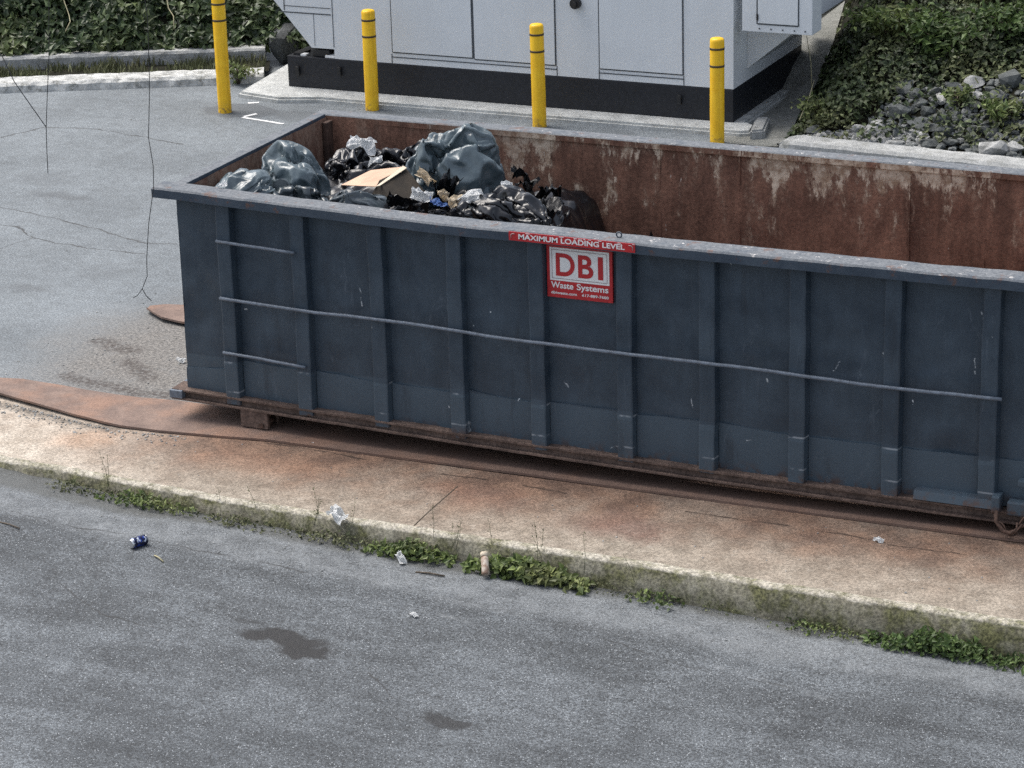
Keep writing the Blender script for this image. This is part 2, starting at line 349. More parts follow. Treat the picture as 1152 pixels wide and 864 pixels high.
def m_yellow():
    g = G('yellow_sleeve'); f = g.noise(7, 6, .65); run = g.noise(3, 5, .65, g.vm('MULTIPLY', g.pos(), (12, 12, .6)))
    c = g.mix(g.rng(f, .3, .7), (.82, .46, .012), (.90, .55, .022)); c = g.mul(c, g.grey(g.rng(run, .35, .72, 1.04, .84)))
    z = g.xyz()[2]; c = g.mix(g.ma('MULTIPLY', g.rng(z, .02, .14, 1, 0), g.rng(g.noise(22, 5, .7), .45, .65)), c, (.22, .15, .06))
    return g.fin(c, .42, spec=.4)
M['yellow'] = m_yellow()

# ------------------------------------------------------------------ mesh helpers
def wloc(o):
    v = Vector((0, 0, 0))
    while o: v += o.location; o = o.parent
    return v
def obj(name, bm, mats, parent=None, loc=None, smooth=False):
    """world-space bmesh -> one mesh object"""
    if not isinstance(mats, (list, tuple)): mats = [mats]
    off = wloc(parent) if parent else Vector(loc or (0, 0, 0))
    bmesh.ops.translate(bm, verts=bm.verts, vec=-off)
    me = bpy.data.meshes.new(name); bm.to_mesh(me); bm.free()
    for m in mats: me.materials.append(m)
    if smooth:
        for p in me.polygons: p.use_smooth = True
    o = bpy.data.objects.new(name, me); C.objects.link(o)
    if parent: o.parent = parent
    else: o.location = off
    return o
def tag(o, label=None, cat=None, group=None, kind=None):
    for k, v in (('label', label), ('category', cat), ('group', group), ('kind', kind)):
        if v: o[k] = v
    return o
def thing(name, loc, label, cat, group=None):
    o = bpy.data.objects.new(name, None); C.objects.link(o); o.location = loc; o.empty_display_size = .1
    return tag(o, label, cat, group)
def dup(root, loc):
    r = root.copy(); C.objects.link(r); r.location = loc
    for ch in root.children:
        c = ch.copy(); C.objects.link(c); c.parent = r
        for s in ch.children:
            d = s.copy(); C.objects.link(d); d.parent = c
    return r
def box(bm, x0, x1, y0, y1, z0, z1, bev=0.0, mi=0):
    vs = [bm.verts.new((x, y, z)) for z in (z0, z1) for y in (y0, y1) for x in (x0, x1)]
    fs = [bm.faces.new([vs[i] for i in q]) for q in ((0, 2, 3, 1), (4, 5, 7, 6), (0, 1, 5, 4), (2, 6, 7, 3), (0, 4, 6, 2), (1, 3, 7, 5))]
    for f in fs: f.material_index = mi
    if bev:
        es = list({e for f in fs for e in f.edges})
        r = bmesh.ops.bevel(bm, geom=es, offset=bev, segments=2, affect='EDGES', profile=.6)
        for f in r['faces']: f.material_index = mi
    return vs
def prism(bm, poly, axis, a, b, mi=0):
    """extrude a 2-D outline: axis 'y' takes (x,z), axis 'z' takes (x,y), axis 'x' takes (y,z)"""
    def P(p, t): return {'y': (p[0], t, p[1]), 'z': (p[0], p[1], t), 'x': (t, p[0], p[1])}[axis]
    A = [bm.verts.new(P(p, a)) for p in poly]; B = [bm.verts.new(P(p, b)) for p in poly]
    n = len(poly); fs = [bm.faces.new(A), bm.faces.new(B[::-1])]
    for i in range(n): fs.append(bm.faces.new((A[i], B[i], B[(i+1) % n], A[(i+1) % n])))
    for f in fs: f.material_index = mi
    bmesh.ops.recalc_face_normals(bm, faces=fs); return fs
def tube(bm, pts, r, n=8, mi=0):
    pts = [Vector(p) for p in pts]; rings = []
    for i, p in enumerate(pts):
        d = (pts[min(i+1, len(pts)-1)] - pts[max(i-1, 0)]).normalized()
        u = d.orthogonal().normalized() if i == 0 else (rings[-1][1] - d*rings[-1][1].dot(d)).normalized()
        v = d.cross(u); rr = r[i] if isinstance(r, (list, tuple)) else r
        rings.append(([bm.verts.new(p + (u*math.cos(2*PI*k/n) + v*math.sin(2*PI*k/n))*rr) for k in range(n)], u))
    for (a, _), (b, _) in zip(rings, rings[1:]):
        for k in range(n):
            f = bm.faces.new((a[k], a[(k+1) % n], b[(k+1) % n], b[k])); f.material_index = mi; f.smooth = True
    for ring, flip in ((rings[0][0], True), (rings[-1][0], False)):
        f = bm.faces.new(ring[::-1] if flip else ring); f.material_index = mi
def lathe(bm, prof, cx, cy, n=28, mi=0):
    rings = []
    for r, z in prof:
        rings.append([bm.verts.new((cx + r*math.cos(2*PI*k/n), cy + r*math.sin(2*PI*k/n), z)) for k in range(n)] if r > 1e-5 else [bm.verts.new((cx, cy, z))])
    for a, b in zip(rings, rings[1:]):
        for k in range(n):
            k2 = (k+1) % n
            if len(b) == 1: f = bm.faces.new((a[k], a[k2], b[0]))
            elif len(a) == 1: f = bm.faces.new((a[0], b[k2], b[k]))
            else: f = bm.faces.new((a[k], a[k2], b[k2], b[k]))
            f.smooth = True; f.material_index = mi
def grid(bm, us, vs, fn, mi=0, smooth=True):
    V = [[bm.verts.new(fn(u, v)) for u in us] for v in vs]
    for j in range(len(vs)-1):
        for i in range(len(us)-1):
            f = bm.faces.new((V[j][i], V[j][i+1], V[j+1][i+1], V[j+1][i])); f.material_index = mi; f.smooth = smooth
    return V
def lin(a, b, n): return [a + (b-a)*i/(n-1) for i in range(n)]
def fb(x, y, z=0, o=4): return noise.fractal(Vector((x, y, z)), 1.0, 2.0, o)
def text(s, size, x, z, y, w=None, bold=0.0, h=None, align='LEFT'):
    """flat lettering in the XZ plane facing -y, fitted to width w; returns a world-space bmesh"""
    cu = bpy.data.curves.new('lettering', 'FONT'); cu.body = s; cu.size = size; cu.extrude = .0008; cu.offset = bold; cu.align_x = align
    o = bpy.data.objects.new('lettering', cu); C.objects.link(o)
    me = o.evaluated_get(bpy.context.evaluated_depsgraph_get()).to_mesh()
    bm = bmesh.new(); bm.from_mesh(me); C.objects.unlink(o); bpy.data.objects.remove(o); bpy.data.curves.remove(cu)
    x0 = min(v.co.x for v in bm.verts); x1 = max(v.co.x for v in bm.verts); y0 = min(v.co.y for v in bm.verts); y1 = max(v.co.y for v in bm.verts)
    sx = w/(x1-x0) if w else 1; sy = h/(y1-y0) if h else 1
    for v in bm.verts:
        a, b, c = v.co; v.co = (x + (a-x0)*sx, y - c, z + ((b-y0) if h else b)*sy)
    return bm
def leaf_mesh(items, shape=(.5, 1.0), fold=.25):
    """items: (pos, normal, size, spin) -> many six-vertex folded leaves in one bmesh"""
    bm = bmesh.new()
    for p, nrm, s, a in items:
        nrm = nrm.normalized(); u = nrm.orthogonal().normalized(); v = nrm.cross(u)
        u, v = u*math.cos(a) + v*math.sin(a), v*math.cos(a) - u*math.sin(a)
        w, l = shape[0]*s, shape[1]*s
        q = [bm.verts.new(p + d) for d in (v*0, u*w*.5 + v*l*.35 + nrm*fold*w, v*l*.5, v*l - nrm*fold*w*.8, -u*w*.5 + v*l*.35 + nrm*fold*w)]
        bm.faces.new((q[0], q[1], q[2])); bm.faces.new((q[1], q[3], q[2])); bm.faces.new((q[3], q[4], q[2])); bm.faces.new((q[4], q[0], q[2]))
    return bm
def rv(): 
    return Vector((random.gauss(0, 1), random.gauss(0, 1), random.gauss(0, 1))).normalized()

# ------------------------------------------------------------------ ground
KERB = [(-9, -.60), (-4, -.82), (-2.2, -.98), (-1.24, -1.10), (-.25, -1.17), (.7, -1.23), (1.61, -1.26), (3.15, -1.25), (3.92, -1.26), (6.09, -1.29), (14, -1.33)]
DROP = [(-60, .03), (-2.2, .03), (-1.2, .055), (-.2, .10), (1.5, .125), (3.9, .20), (5.3, .22), (6.1, .235), (10, .32), (20, .45), (80, .45)]
def interp(t, x):
    if x <= t[0][0]: return t[0][1]
    for (a, va), (b, vb) in zip(t, t[1:]):
        if x <= b: return va + (vb-va)*(x-a)/(b-a)
    return t[-1][1]
def ky(x): return interp(KERB, x)
# the lot: one sheet to the horizon behind the slab
bm = bmesh.new()
grid(bm, [-300, -80, -20, -9, -6, -4, -3, -2.2, -1, 0, 2, 4, 6, 10, 14, 30, 80, 300], [.26, .6, 1.5, 3, 5, 8, 14, 30, 80, 300], lambda x, y: (x, y, 0))
tag(obj('parking_lot', bm, M['lot']), kind='structure')
# front road sheet falls away to the right
bm = bmesh.new()
xs = [-300, -80, -20, -9, -4, -2.2] + lin(-1.2, 7, 42) + [10, 14, 20, 80, 300]
grid(bm, xs, [-300, -60, -12, -5, -3, -2, -1.5, -.55], lambda x, y: (x, y, -interp(DROP, x)))
tag(obj('road', bm, M['road']), kind='structure')
bm = bmesh.new()
for x0, x1 in ((-300, -9), (14, 300)):
    grid(bm, [x0, x1], [-.62, .27], lambda x, y: (x, y, -.006))
tag(obj('ground', bm, M['lot']), kind='structure')
# slab under the container with its kerb face
bm = bmesh.new(); xs = lin(-9, 14, 460)
def kj(x): return ky(x) + .018*fb(x*2.3, 3.1) + .012*fb(x*11, 8.2)
def arr(x): return .010 + .010*abs(fb(x*6, 1.7))
rows = [('t', y) for y in (0, .12, .3, .55, .8, 1)]
Vt = []
for x in xs:
    k = kj(x)
    col = [(x, k + (.30-k)*v, .006 + .004*fb(x*3, v*4)*(1-v)) for v in (1, .8, .5, .25, .1, .035)]
    col.append((x, k + .004, .004 - .006*abs(fb(x*9, 5)))); col.append((x, k - .012, -arr(x)))
    col.append((x, k - .035 - .02*fb(x*4, 9), -.15)); col.append((x, k - .05, -.5))
    Vt.append([bm.verts.new(c) for c in col])
for a, b in zip(Vt, Vt[1:]):
    for i in range(len(a)-1):
        f = bm.faces.new((a[i], a[i+1], b[i+1], b[i])); f.material_index = 0 if i < 5 else 1; f.smooth = True
o = obj('concrete_slab', bm, [M['pad'], M['kerbface']]); tag(o, kind='structure')

# rusted steel runner plates the container rolls on
def plate(name, back, front, label, z=.026):
    bm = bmesh.new(); n = 60
    def at(pl, t):
        L = [0]; 
        for a, b in zip(pl, pl[1:]): L.append(L[-1] + math.dist(a, b))
        d = t*L[-1]
        for i in range(len(pl)-1):
            if d <= L[i+1] + 1e-9:
                k = (d-L[i])/max(1e-6, L[i+1]-L[i]); return Vector((pl[i][0] + (pl[i+1][0]-pl[i][0])*k, pl[i][1] + (pl[i+1][1]-pl[i][1])*k, 0))
        return Vector((*pl[-1], 0))
    rowsv = []
    for i in range(n+1):
        t = i/n; a = at(back, t); b = at(front, t); r = []
        for j in range(6):
            p = a.lerp(b, j/5); p.z = z + .006*fb(p.x*1.5, p.y*3) + (.018*max(0, -p.x-.4) if j == 5 else .009*max(0, -p.x-.4)*(j/5)); r.append(bm.verts.new(p))
        q = r[-1].co.copy(); q.z -= .016; r.append(bm.verts.new(q)); q = r[0].co.copy(); q.z = .004; r.insert(0, bm.verts.new(q)); rowsv.append(r)
    for a, b in zip(rowsv, rowsv[1:]):
        for i in range(len(a)-1):
            bm.faces.new((a[i], a[i+1], b[i+1], b[i])).smooth = False
    bm.faces.new(rowsv[0][::-1]); bm.faces.new(rowsv[-1])
    bmesh.ops.recalc_face_normals(bm, faces=bm.faces)
    o = obj(name, bm, M['plate'], loc=(back[0][0], back[0][1], 0)); return tag(o, label, 'steel plate')
plate('steel_plate', [(-2.75, .24), (-2.22, .26), (-2.08, .33), (-1.78, .31), (-1.41, .28), (-1.0, .27), (-.71, .31), (6.4, .32)],
      [(-2.5, .05), (-1.95, -.06), (-1.67, -.12), (-1.21, -.23), (-.8, -.30), (-.43, -.28), (-.03, -.23), (.38, -.17), (6.4, -.10)], 'long rusty steel plate on the slab running under the near side of the container')
plate('steel_plate', [(-2.02, 2.2), (-1.9, 2.3), (-1.74, 2.32), (6.4, 2.36)], [(-1.98, 2.08), (-1.76, 1.93), (-1.48, 1.88), (6.4, 1.84)], 'short rusty steel plate end showing on the asphalt behind the container end')

# white paint marks by the pad
bm = bmesh.new()
def stripe(a, b, w):
    a = Vector((*a, .004)); b = Vector((*b, .004)); d = (b-a).normalized(); nn = Vector((-d.y, d.x, 0))*w/2; k = 14
    pa = [bm.verts.new(a.lerp(b, i/k) + nn*(1+.35*fb(i*.9, 2))) for i in range(k+1)]; pb = [bm.verts.new(a.lerp(b, i/k) - nn*(1+.35*fb(i*.9, 7))) for i in range(k+1)]
    for i in range(k): bm.faces.new((pa[i], pb[i], pb[i+1], pa[i+1]))
stripe((-4.47, 8.06), (-3.93, 7.95), .045); stripe((-4.47, 8.09), (-4.40, 8.24), .05); stripe((-4.72, 8.62), (-4.62, 8.68), .05)
tag(obj('paint_markings', bm, M['white']), kind='structure')

# ------------------------------------------------------------------ roll-off container
XL, XR, W = -.38, 6.55, 2.36
def bul(x): return -.062*math.sin(PI*min(1, max(0, (x+.3)/6.6)))
def rimz(x): return 1.758 - .028*min(1, max(0, (x+.5)/2.0)) + .006*fb(x*.9, 4)
RIBX = [.031, .628, 1.233, 1.828, 2.434, 3.067, 3.644, 4.260, 4.885, 5.512, 6.13]
CT = thing('roll_off_container', (0, 0, 0), 'long slate blue open-top waste container with vertical ribs and a rusty interior', 'waste container')
# near wall: outer skin, inner skin, bottom lip
bm = bmesh.new(); xs = lin(XL, XR, 240); zs = lin(.235, 1.70, 40)
def dent(x, z):
    t = min(abs(x-r) for r in RIBX); w = min(1, max(0, (t-.07)/.16))
    return w*(.014*fb(x*1.7, z*1.9, 3) + .028*max(0, fb(x*2.2, z*2.4, 11)-.12)) + .004*fb(x*6, z*6, 5)
def lipz(x, z): return z if z > .3 else z - .03*max(0, fb(x*3.1, 6.6)) + .012*fb(x*9, 1.1)
grid(bm, xs, zs, lambda x, z: (x, .07 + bul(x) + dent(x, z), lipz(x, z)))
grid(bm, xs, lin(.235, 1.70, 20), lambda x, z: (x, .125 + bul(x) + dent(x, z), z), 1)
grid(bm, xs, [0, 1], lambda x, t: (x, .07 + bul(x) + dent(x, .235) + .055*t, lipz(x, .235)*(1-t) + .235*t), 0)
grid(bm, [0, 1], lin(.235, 1.70, 20), lambda t, z: (XL, .07 + .055*t + bul(XL), z), 0)
obj('near_wall', bm, [M['blue'], M['inner']], CT)
# lower apron plates between ribs, slightly proud, ragged along the bottom
for a, b in zip([XL-.005] + RIBX, RIBX + [XR]):
    x0, x1 = a + (.066 if a > 0 else .0), b - .066
    if b == XR: x1 = XR
    bm = bmesh.new(); n = max(4, int((x1-x0)*30)); xs2 = lin(x0, x1, n); sd = random.uniform(0, 40)
    top = [.505 + random.uniform(-.012, .02), .505 + random.uniform(-.02, .012)]
    if b < .5: top = [.40, .43]
    def ztop(x): t = (x-x0)/(x1-x0); return top[0]*(1-t) + top[1]*t + .006*fb(x*5, sd)
    def zbot(x): return .215 - .006*x + .018*fb(x*6, sd) - .02*max(0, fb(x*2.3, sd+3))
    yy = lambda x: .058 + bul(x) + .008*fb(x*4, sd)
    grid(bm, xs2, lin(0, 1, 8), lambda x, t: (x, yy(x) - .004*math.sin(t*PI), zbot(x)*(1-t) + ztop(x)*t))
    grid(bm, xs2, [0, 1], lambda x, t: (x, yy(x) + .012*t, ztop(x)))
    grid(bm, xs2, [0, 1], lambda x, t: (x, yy(x) + .012*t, zbot(x)))
    bmesh.ops.recalc_face_normals(bm, faces=bm.faces)
    obj('skirt_plate', bm, M['blue'], CT)
# ribs
for i, rx in enumerate(RIBX):
    bm = bmesh.new(); zs2 = lin(.19 - .002*i, 1.675, 26); w = .064; xo = random.uniform(-.006, .006); sd = random.uniform(0, 50)
    ring = []
    for z in zs2:
        j = .006*fb(z*2.2, sd); pr = .0 if z > .5 else -.006
        y0 = bul(rx) + pr + .005*fb(z*3, sd+5)
        ring.append([bm.verts.new(c) for c in ((rx-w+j, .068+bul(rx), z), (rx-w+.010+j, y0+.004, z), (rx-w+.018+j, y0, z), (rx+w-.018+j, y0, z), (rx+w-.010+j, y0+.004, z), (rx+w+j, .068+bul(rx), z))])
    for a, b in zip(ring, ring[1:]):
        for k in range(5): bm.faces.new((a[k], a[k+1], b[k+1], b[k])).smooth = False
    bm.faces.new(ring[0][::-1]); bm.faces.new(ring[-1])
    obj('rib', bm, M['ribm'], CT)
# near top rim (box section, dinged)
bm = bmesh.new(); xs = lin(-.50, 6.62, 220); R = []
for x in xs:
    z = rimz(x); b = bul(x); dz = .004*fb(x*4, 2); dy = .004*fb(x*3, 8)
    R.append([bm.verts.new(c) for c in ((x, -.055+b+dy, z-.072), (x, -.058+b+dy, z-.012+dz), (x, -.047+b+dy, z+dz), (x, .118+b, z+.002+dz), (x, .135+b, z-.010), (x, .135+b, z-.085))])
for a, b in zip(R, R[1:]):
    for k in range(6): bm.faces.new((a[k], b[k], b[(k+1) % 6], a[(k+1) % 6])).smooth = False
bm.faces.new(R[0]); bm.faces.new(R[-1][::-1]); bmesh.ops.recalc_face_normals(bm, faces=bm.faces)
obj('top_rim', bm, M['rim'], CT)
# far wall, rim
bm = bmesh.new(); xs = lin(-.36, XR, 160)
grid(bm, xs, lin(.235, 1.72, 24), lambda x, z: (x, 2.30 + .015*fb(x*1.6, z*2, 9) + .02*math.sin(PI*x/6.6), z))
grid(bm, xs, lin(.235, 1.72, 10), lambda x, z: (x, 2.36, z), 1)
obj('far_wall', bm, [M['inner'], M['blue']], CT)
for i, x in enumerate([.31, 1.52, 2.4, 3.02, 4.3, 4.85, 5.6]):
    bm = bmesh.new(); box(bm, x-.004, x+.004, 2.310, 2.322, .3, 1.70); obj('wall_seam', bm, M['inner'], CT)
for x in [.03 + .61*k for k in range(11)]:
    bm = bmesh.new(); box(bm, x-.064, x+.064, 2.36, 2.43, .2, 1.68, .008); obj('rib', bm, M['ribm'], CT)
bm = bmesh.new(); xs = lin(-.46, 6.62, 160); R = []
for x in xs:
    z = 1.735 + .004*fb(x*2, 20); dy = .006*fb(x*3, 28)
    R.append([bm.verts.new(c) for c in ((x, 2.298+dy*.4, z-.05), (x, 2.296+dy*.4, z-.008), (x, 2.304+dy, z), (x, 2.432, z), (x, 2.44, z-.07))])
for a, b in zip(R, R[1:]):
    for k in range(5): bm.faces.new((a[k], b[k], b[(k+1) % 5], a[(k+1) % 5])).material_index = 1 if k in (0, 4) else 0
bm.faces.new(R[0]); bm.faces.new(R[-1][::-1]); bmesh.ops.recalc_face_normals(bm, faces=bm.faces)
obj('top_rim', bm, [M['rim'], M['inner']], CT)
# end walls
bm = bmesh.new(); ys = lin(.128, 2.297, 50)
grid(bm, ys, lin(.235, 1.72, 20), lambda y, z: (-.345 + .012*fb(y*2, z*2, 4), y, z))
grid(bm, ys, lin(.235, 1.72, 4), lambda y, z: (-.385, y, z), 1)
obj('end_wall', bm, [M['inner'], M['blue']], CT)
bm = bmesh.new(); box(bm, -.445, -.355, .138, 2.284, 1.70, 1.742, .006); obj('end_rim', bm, M['rim'], CT)
bm = bmesh.new(); box(bm, -.344, -.30, 2.20, 2.294, .3, 1.695, .01); obj('corner_post', bm, M['rustdark'], CT)
bm = bmesh.new(); box(bm, XR-.06, XR, .128, 2.297, .235, 1.72, .004); obj('end_wall', bm, [M['inner']], CT)
bm = bmesh.new(); box(bm, XR-.08, XR+.03, .138, 2.284, 1.722, 1.76, .006); obj('end_rim', bm, M['rim'], CT)
# floor + under-frame
bm = bmesh.new(); box(bm, XL+.02, XR, .13, 2.30, .255, .29); obj('floor', bm, M['inner'], CT)
bm = bmesh.new(); box(bm, -.49, -.386, -.03, 2.42, .185, .245, .006); obj('end_sill', bm, M['rod'], CT)
bm = bmesh.new(); xs = lin(-.478, XR, 120); R = []
for x in xs:
    zb = .168 - .012*x + .004*fb(x*3, 3); b = bul(x)
    R.append([bm.verts.new(c) for c in ((x, -.022+b, zb), (x, -.022+b, zb+.012), (x, .018+b, zb+.014), (x, .022+b, zb+.058), (x, -.012+b, zb+.062), (x, -.012+b, zb+.075), (x, .16+b, zb+.075), (x, .16+b, zb))])
for a, b in zip(R, R[1:]):
    for k in range(8): bm.faces.new((a[k], b[k], b[(k+1) % 8], a[(k+1) % 8]))
bm.faces.new(R[0]); bm.faces.new(R[-1][::-1]); bmesh.ops.recalc_face_normals(bm, faces=bm.faces)
obj('bottom_rail', bm, M['rust'], CT)
bm = bmesh.new(); box(bm, -.478, XR, 2.24, 2.40, .13, .235); obj('bottom_rail', bm, M['rust'], CT)
for y in (.62, 1.66):
    bm = bmesh.new(); box(bm, -.45, XR, y, y+.12, .035, .25, .005); obj('skid_beam', bm, M['rustdark'], CT)
for i in range(9):
    x = .1 + .72*i; bm = bmesh.new(); box(bm, x, x+.07, .14, 2.24, .16, .252); obj('cross_beam', bm, M['rustdark'], CT)
def roller(x, y):
    bm = bmesh.new(); box(bm, x-.11, x+.11, y, y+.03, .038, .175, .006); box(bm, x-.11, x+.11, y+.15, y+.18, .038, .175, .006); box(bm, x-.11, x+.11, y+.03, y+.15, .13, .174)
    o = obj('roller_bracket', bm, M['rust'], CT)
    bm = bmesh.new(); tube(bm, [(x+.06, y+.032, .066), (x+.06, y+.148, .066)], .036, 18); obj('roller', bm, M['rustdark'], o)
    bm = bmesh.new(); tube(bm, [(x+.06, y-.012, .066), (x+.06, y+.002, .066)], .018, 12); obj('axle', bm, M['rustdark'], o)
roller(.2, -.03); roller(.2, 2.18)
# tie rods along the near face
def rod(x0, x1, z0, z1, r, sd):
    bm = bmesh.new(); n = max(8, int((x1-x0)*12))
    pts = [(x, -.016 + bul(x) - .004*abs(fb(x*2, sd)), z0 + (z1-z0)*i/(n-1) + .010*fb(x*1.1, sd) - .004*math.sin(x*3)) for i, x in enumerate(lin(x0, x1, n))]
    tube(bm, pts, r, 10); obj('tie_rod', bm, M['rod'], CT)
rod(-.02, 5.60, .985, .925, .0125, 2); rod(-.02, .61, 1.405, 1.385, .0115, 5); rod(-.02, .65, .58, .562, .0115, 9)
# latch step, hook and chain at the right
bm = bmesh.new(); b = bul(5.3); prism(bm, [(-.012+b, .243), (-.030+b, .190), (-.018+b, .184), (.05+b, .20), (.05+b, .25)], 'x', 5.05, 5.60); obj('step_bar', bm, M['blue'], CT)
bm = bmesh.new(); box(bm, 5.565, 5.62, -.055+b, .05+b, .17, .29, .012); obj('latch_lug', bm, M['blue'], CT)
bm = bmesh.new(); box(bm, 5.66, 6.5, -.03+b, .05+b, .165, .255, .01); box(bm, 5.72, 6.05, -.012+b, .05+b, .36, .40, .006); obj('latch_lug', bm, M['blue'], CT)
bm = bmesh.new()
ch = [Vector((5.60, -.10, .17)), Vector((5.63, -.115, .125)), Vector((5.665, -.12, .085)), Vector((5.70, -.12, .065)), Vector((5.74, -.12, .085)), Vector((5.77, -.115, .13)), Vector((5.80, -.10, .18)), Vector((5.81, -.095, .235))]
for i, (a, c) in enumerate(zip(ch, ch[1:])):
    d = (c-a); m = (a+c)/2; u = d.normalized(); s = u.cross(Vector((0, 1, 0))).normalized() if i % 2 else Vector((0, 1, 0))
    L = d.length*.68; pts = [m + u*L*math.cos(t) + s*.017*math.sin(t) for t in lin(0, 2*PI, 15)]
    tube(bm, pts, .0058, 6)
obj('chain', bm, M['rustdark'], CT)
bm = bmesh.new(); tube(bm, [(5.605, -.09, .20), (5.61, -.12, .14), (5.66, -.13, .085), (5.71, -.13, .075), (5.75, -.125, .11), (5.745, -.12, .15)], [.012, .013, .014, .013, .011, .006], 8); obj('hook', bm, M['rustdark'], CT)
# eyelet on the rim
bm = bmesh.new(); tube(bm, [Vector((3.03, .03+bul(3), 1.742)) + Vector((.018*math.cos(t), 0, .018*math.sin(t)+.008)) for t in lin(0, 2*PI, 15)], .005, 6); obj('eyelet', bm, M['rim'], CT)

# stickers on the container
yb = bul(2.75) - .062
SG = thing('sticker', (2.74, yb, 1.70), 'red strip reading MAXIMUM LOADING LEVEL stuck along the container rim', 'sticker')
bm = bmesh.new(); box(bm, 2.282, 3.178, yb-.0022, yb+.004, 1.668, 1.728); obj('backing', bm, M['red'], SG)
bm = text('MAXIMUM LOADING LEVEL', .05, 2.352, 1.681, yb-.0035, .755, .0011, .036); obj('lettering', bm, M['white'], SG)
for sx, x in ((1, 2.298), (-1, 3.162)):
    bm = bmesh.new(); tube(bm, [(x, yb-.0025, 1.683), (x, yb-.0025, 1.705), (x+sx*.010, yb-.0025, 1.714), (x+sx*.028, yb-.0025, 1.714)], .0035, 5); obj('corner_mark', bm, M['pale'], SG)
for i in range(26):
    x = 2.30 + .86*i/25; 
    if random.random() < .35:
        bm2 = bmesh.new(); box(bm2, x, x+random.uniform(.012, .04), yb-.0028, yb-.0018, 1.7215, 1.7245+random.uniform(0, .003)); obj('worn_edge', bm2, M['white'], SG)
ys = .052 + bul(2.75)
S2 = thing('sign_panel', (2.755, ys, 1.28), 'square red and white sign on the container side below the loading level strip', 'sign')
X0, X1, Z0, Z1 = 2.503, 2.972, 1.268, 1.632
bm = bmesh.new(); box(bm, X0, X1, ys-.004, ys+.03, Z0, Z1); obj('backing', bm, M['red'], S2)
bm = bmesh.new(); box(bm, X0+.022, X1-.022, ys-.0058, ys-.003, Z0+.118, Z1-.018); obj('white_panel', bm, M['white'], S2)
bm = bmesh.new(); a, b, c, d = X0+.036, X1-.036, Z0+.131, Z1-.031
for q in ((a, b, c, c+.004), (a, b, d-.004, d), (a, a+.004, c+.004, d-.004), (b-.004, b, c+.004, d-.004)): box(bm, q[0], q[1], ys-.0068, ys-.005, q[2], q[3])
obj('border_line', bm, M['pale'], S2)
for ch_, xo, wd in (('D', 0, .135), ('B', .160, .108), ('I', .302, .036)): obj('letter', text(ch_, .2, X0+.066+xo, Z0+.152, ys-.0075, wd, .0045, .158), M['red'], S2)
obj('lettering', text('Waste', .06, X0+.028, Z0+.067, ys-.0055, .160, .0011), M['white'], S2); obj('lettering', text('Systems', .06, X0+.213, Z0+.067, ys-.0055, .226, .0011), M['white'], S2)
obj('lettering', text('dbiwaste.com', .03, X0+.028, Z0+.024, ys-.0055, .185, .0005, .019), M['white'], S2)
obj('lettering', text('617-889-7600', .03, X0+.25, Z0+.024, ys-.0055, .19, .0005, .019), M['white'], S2)

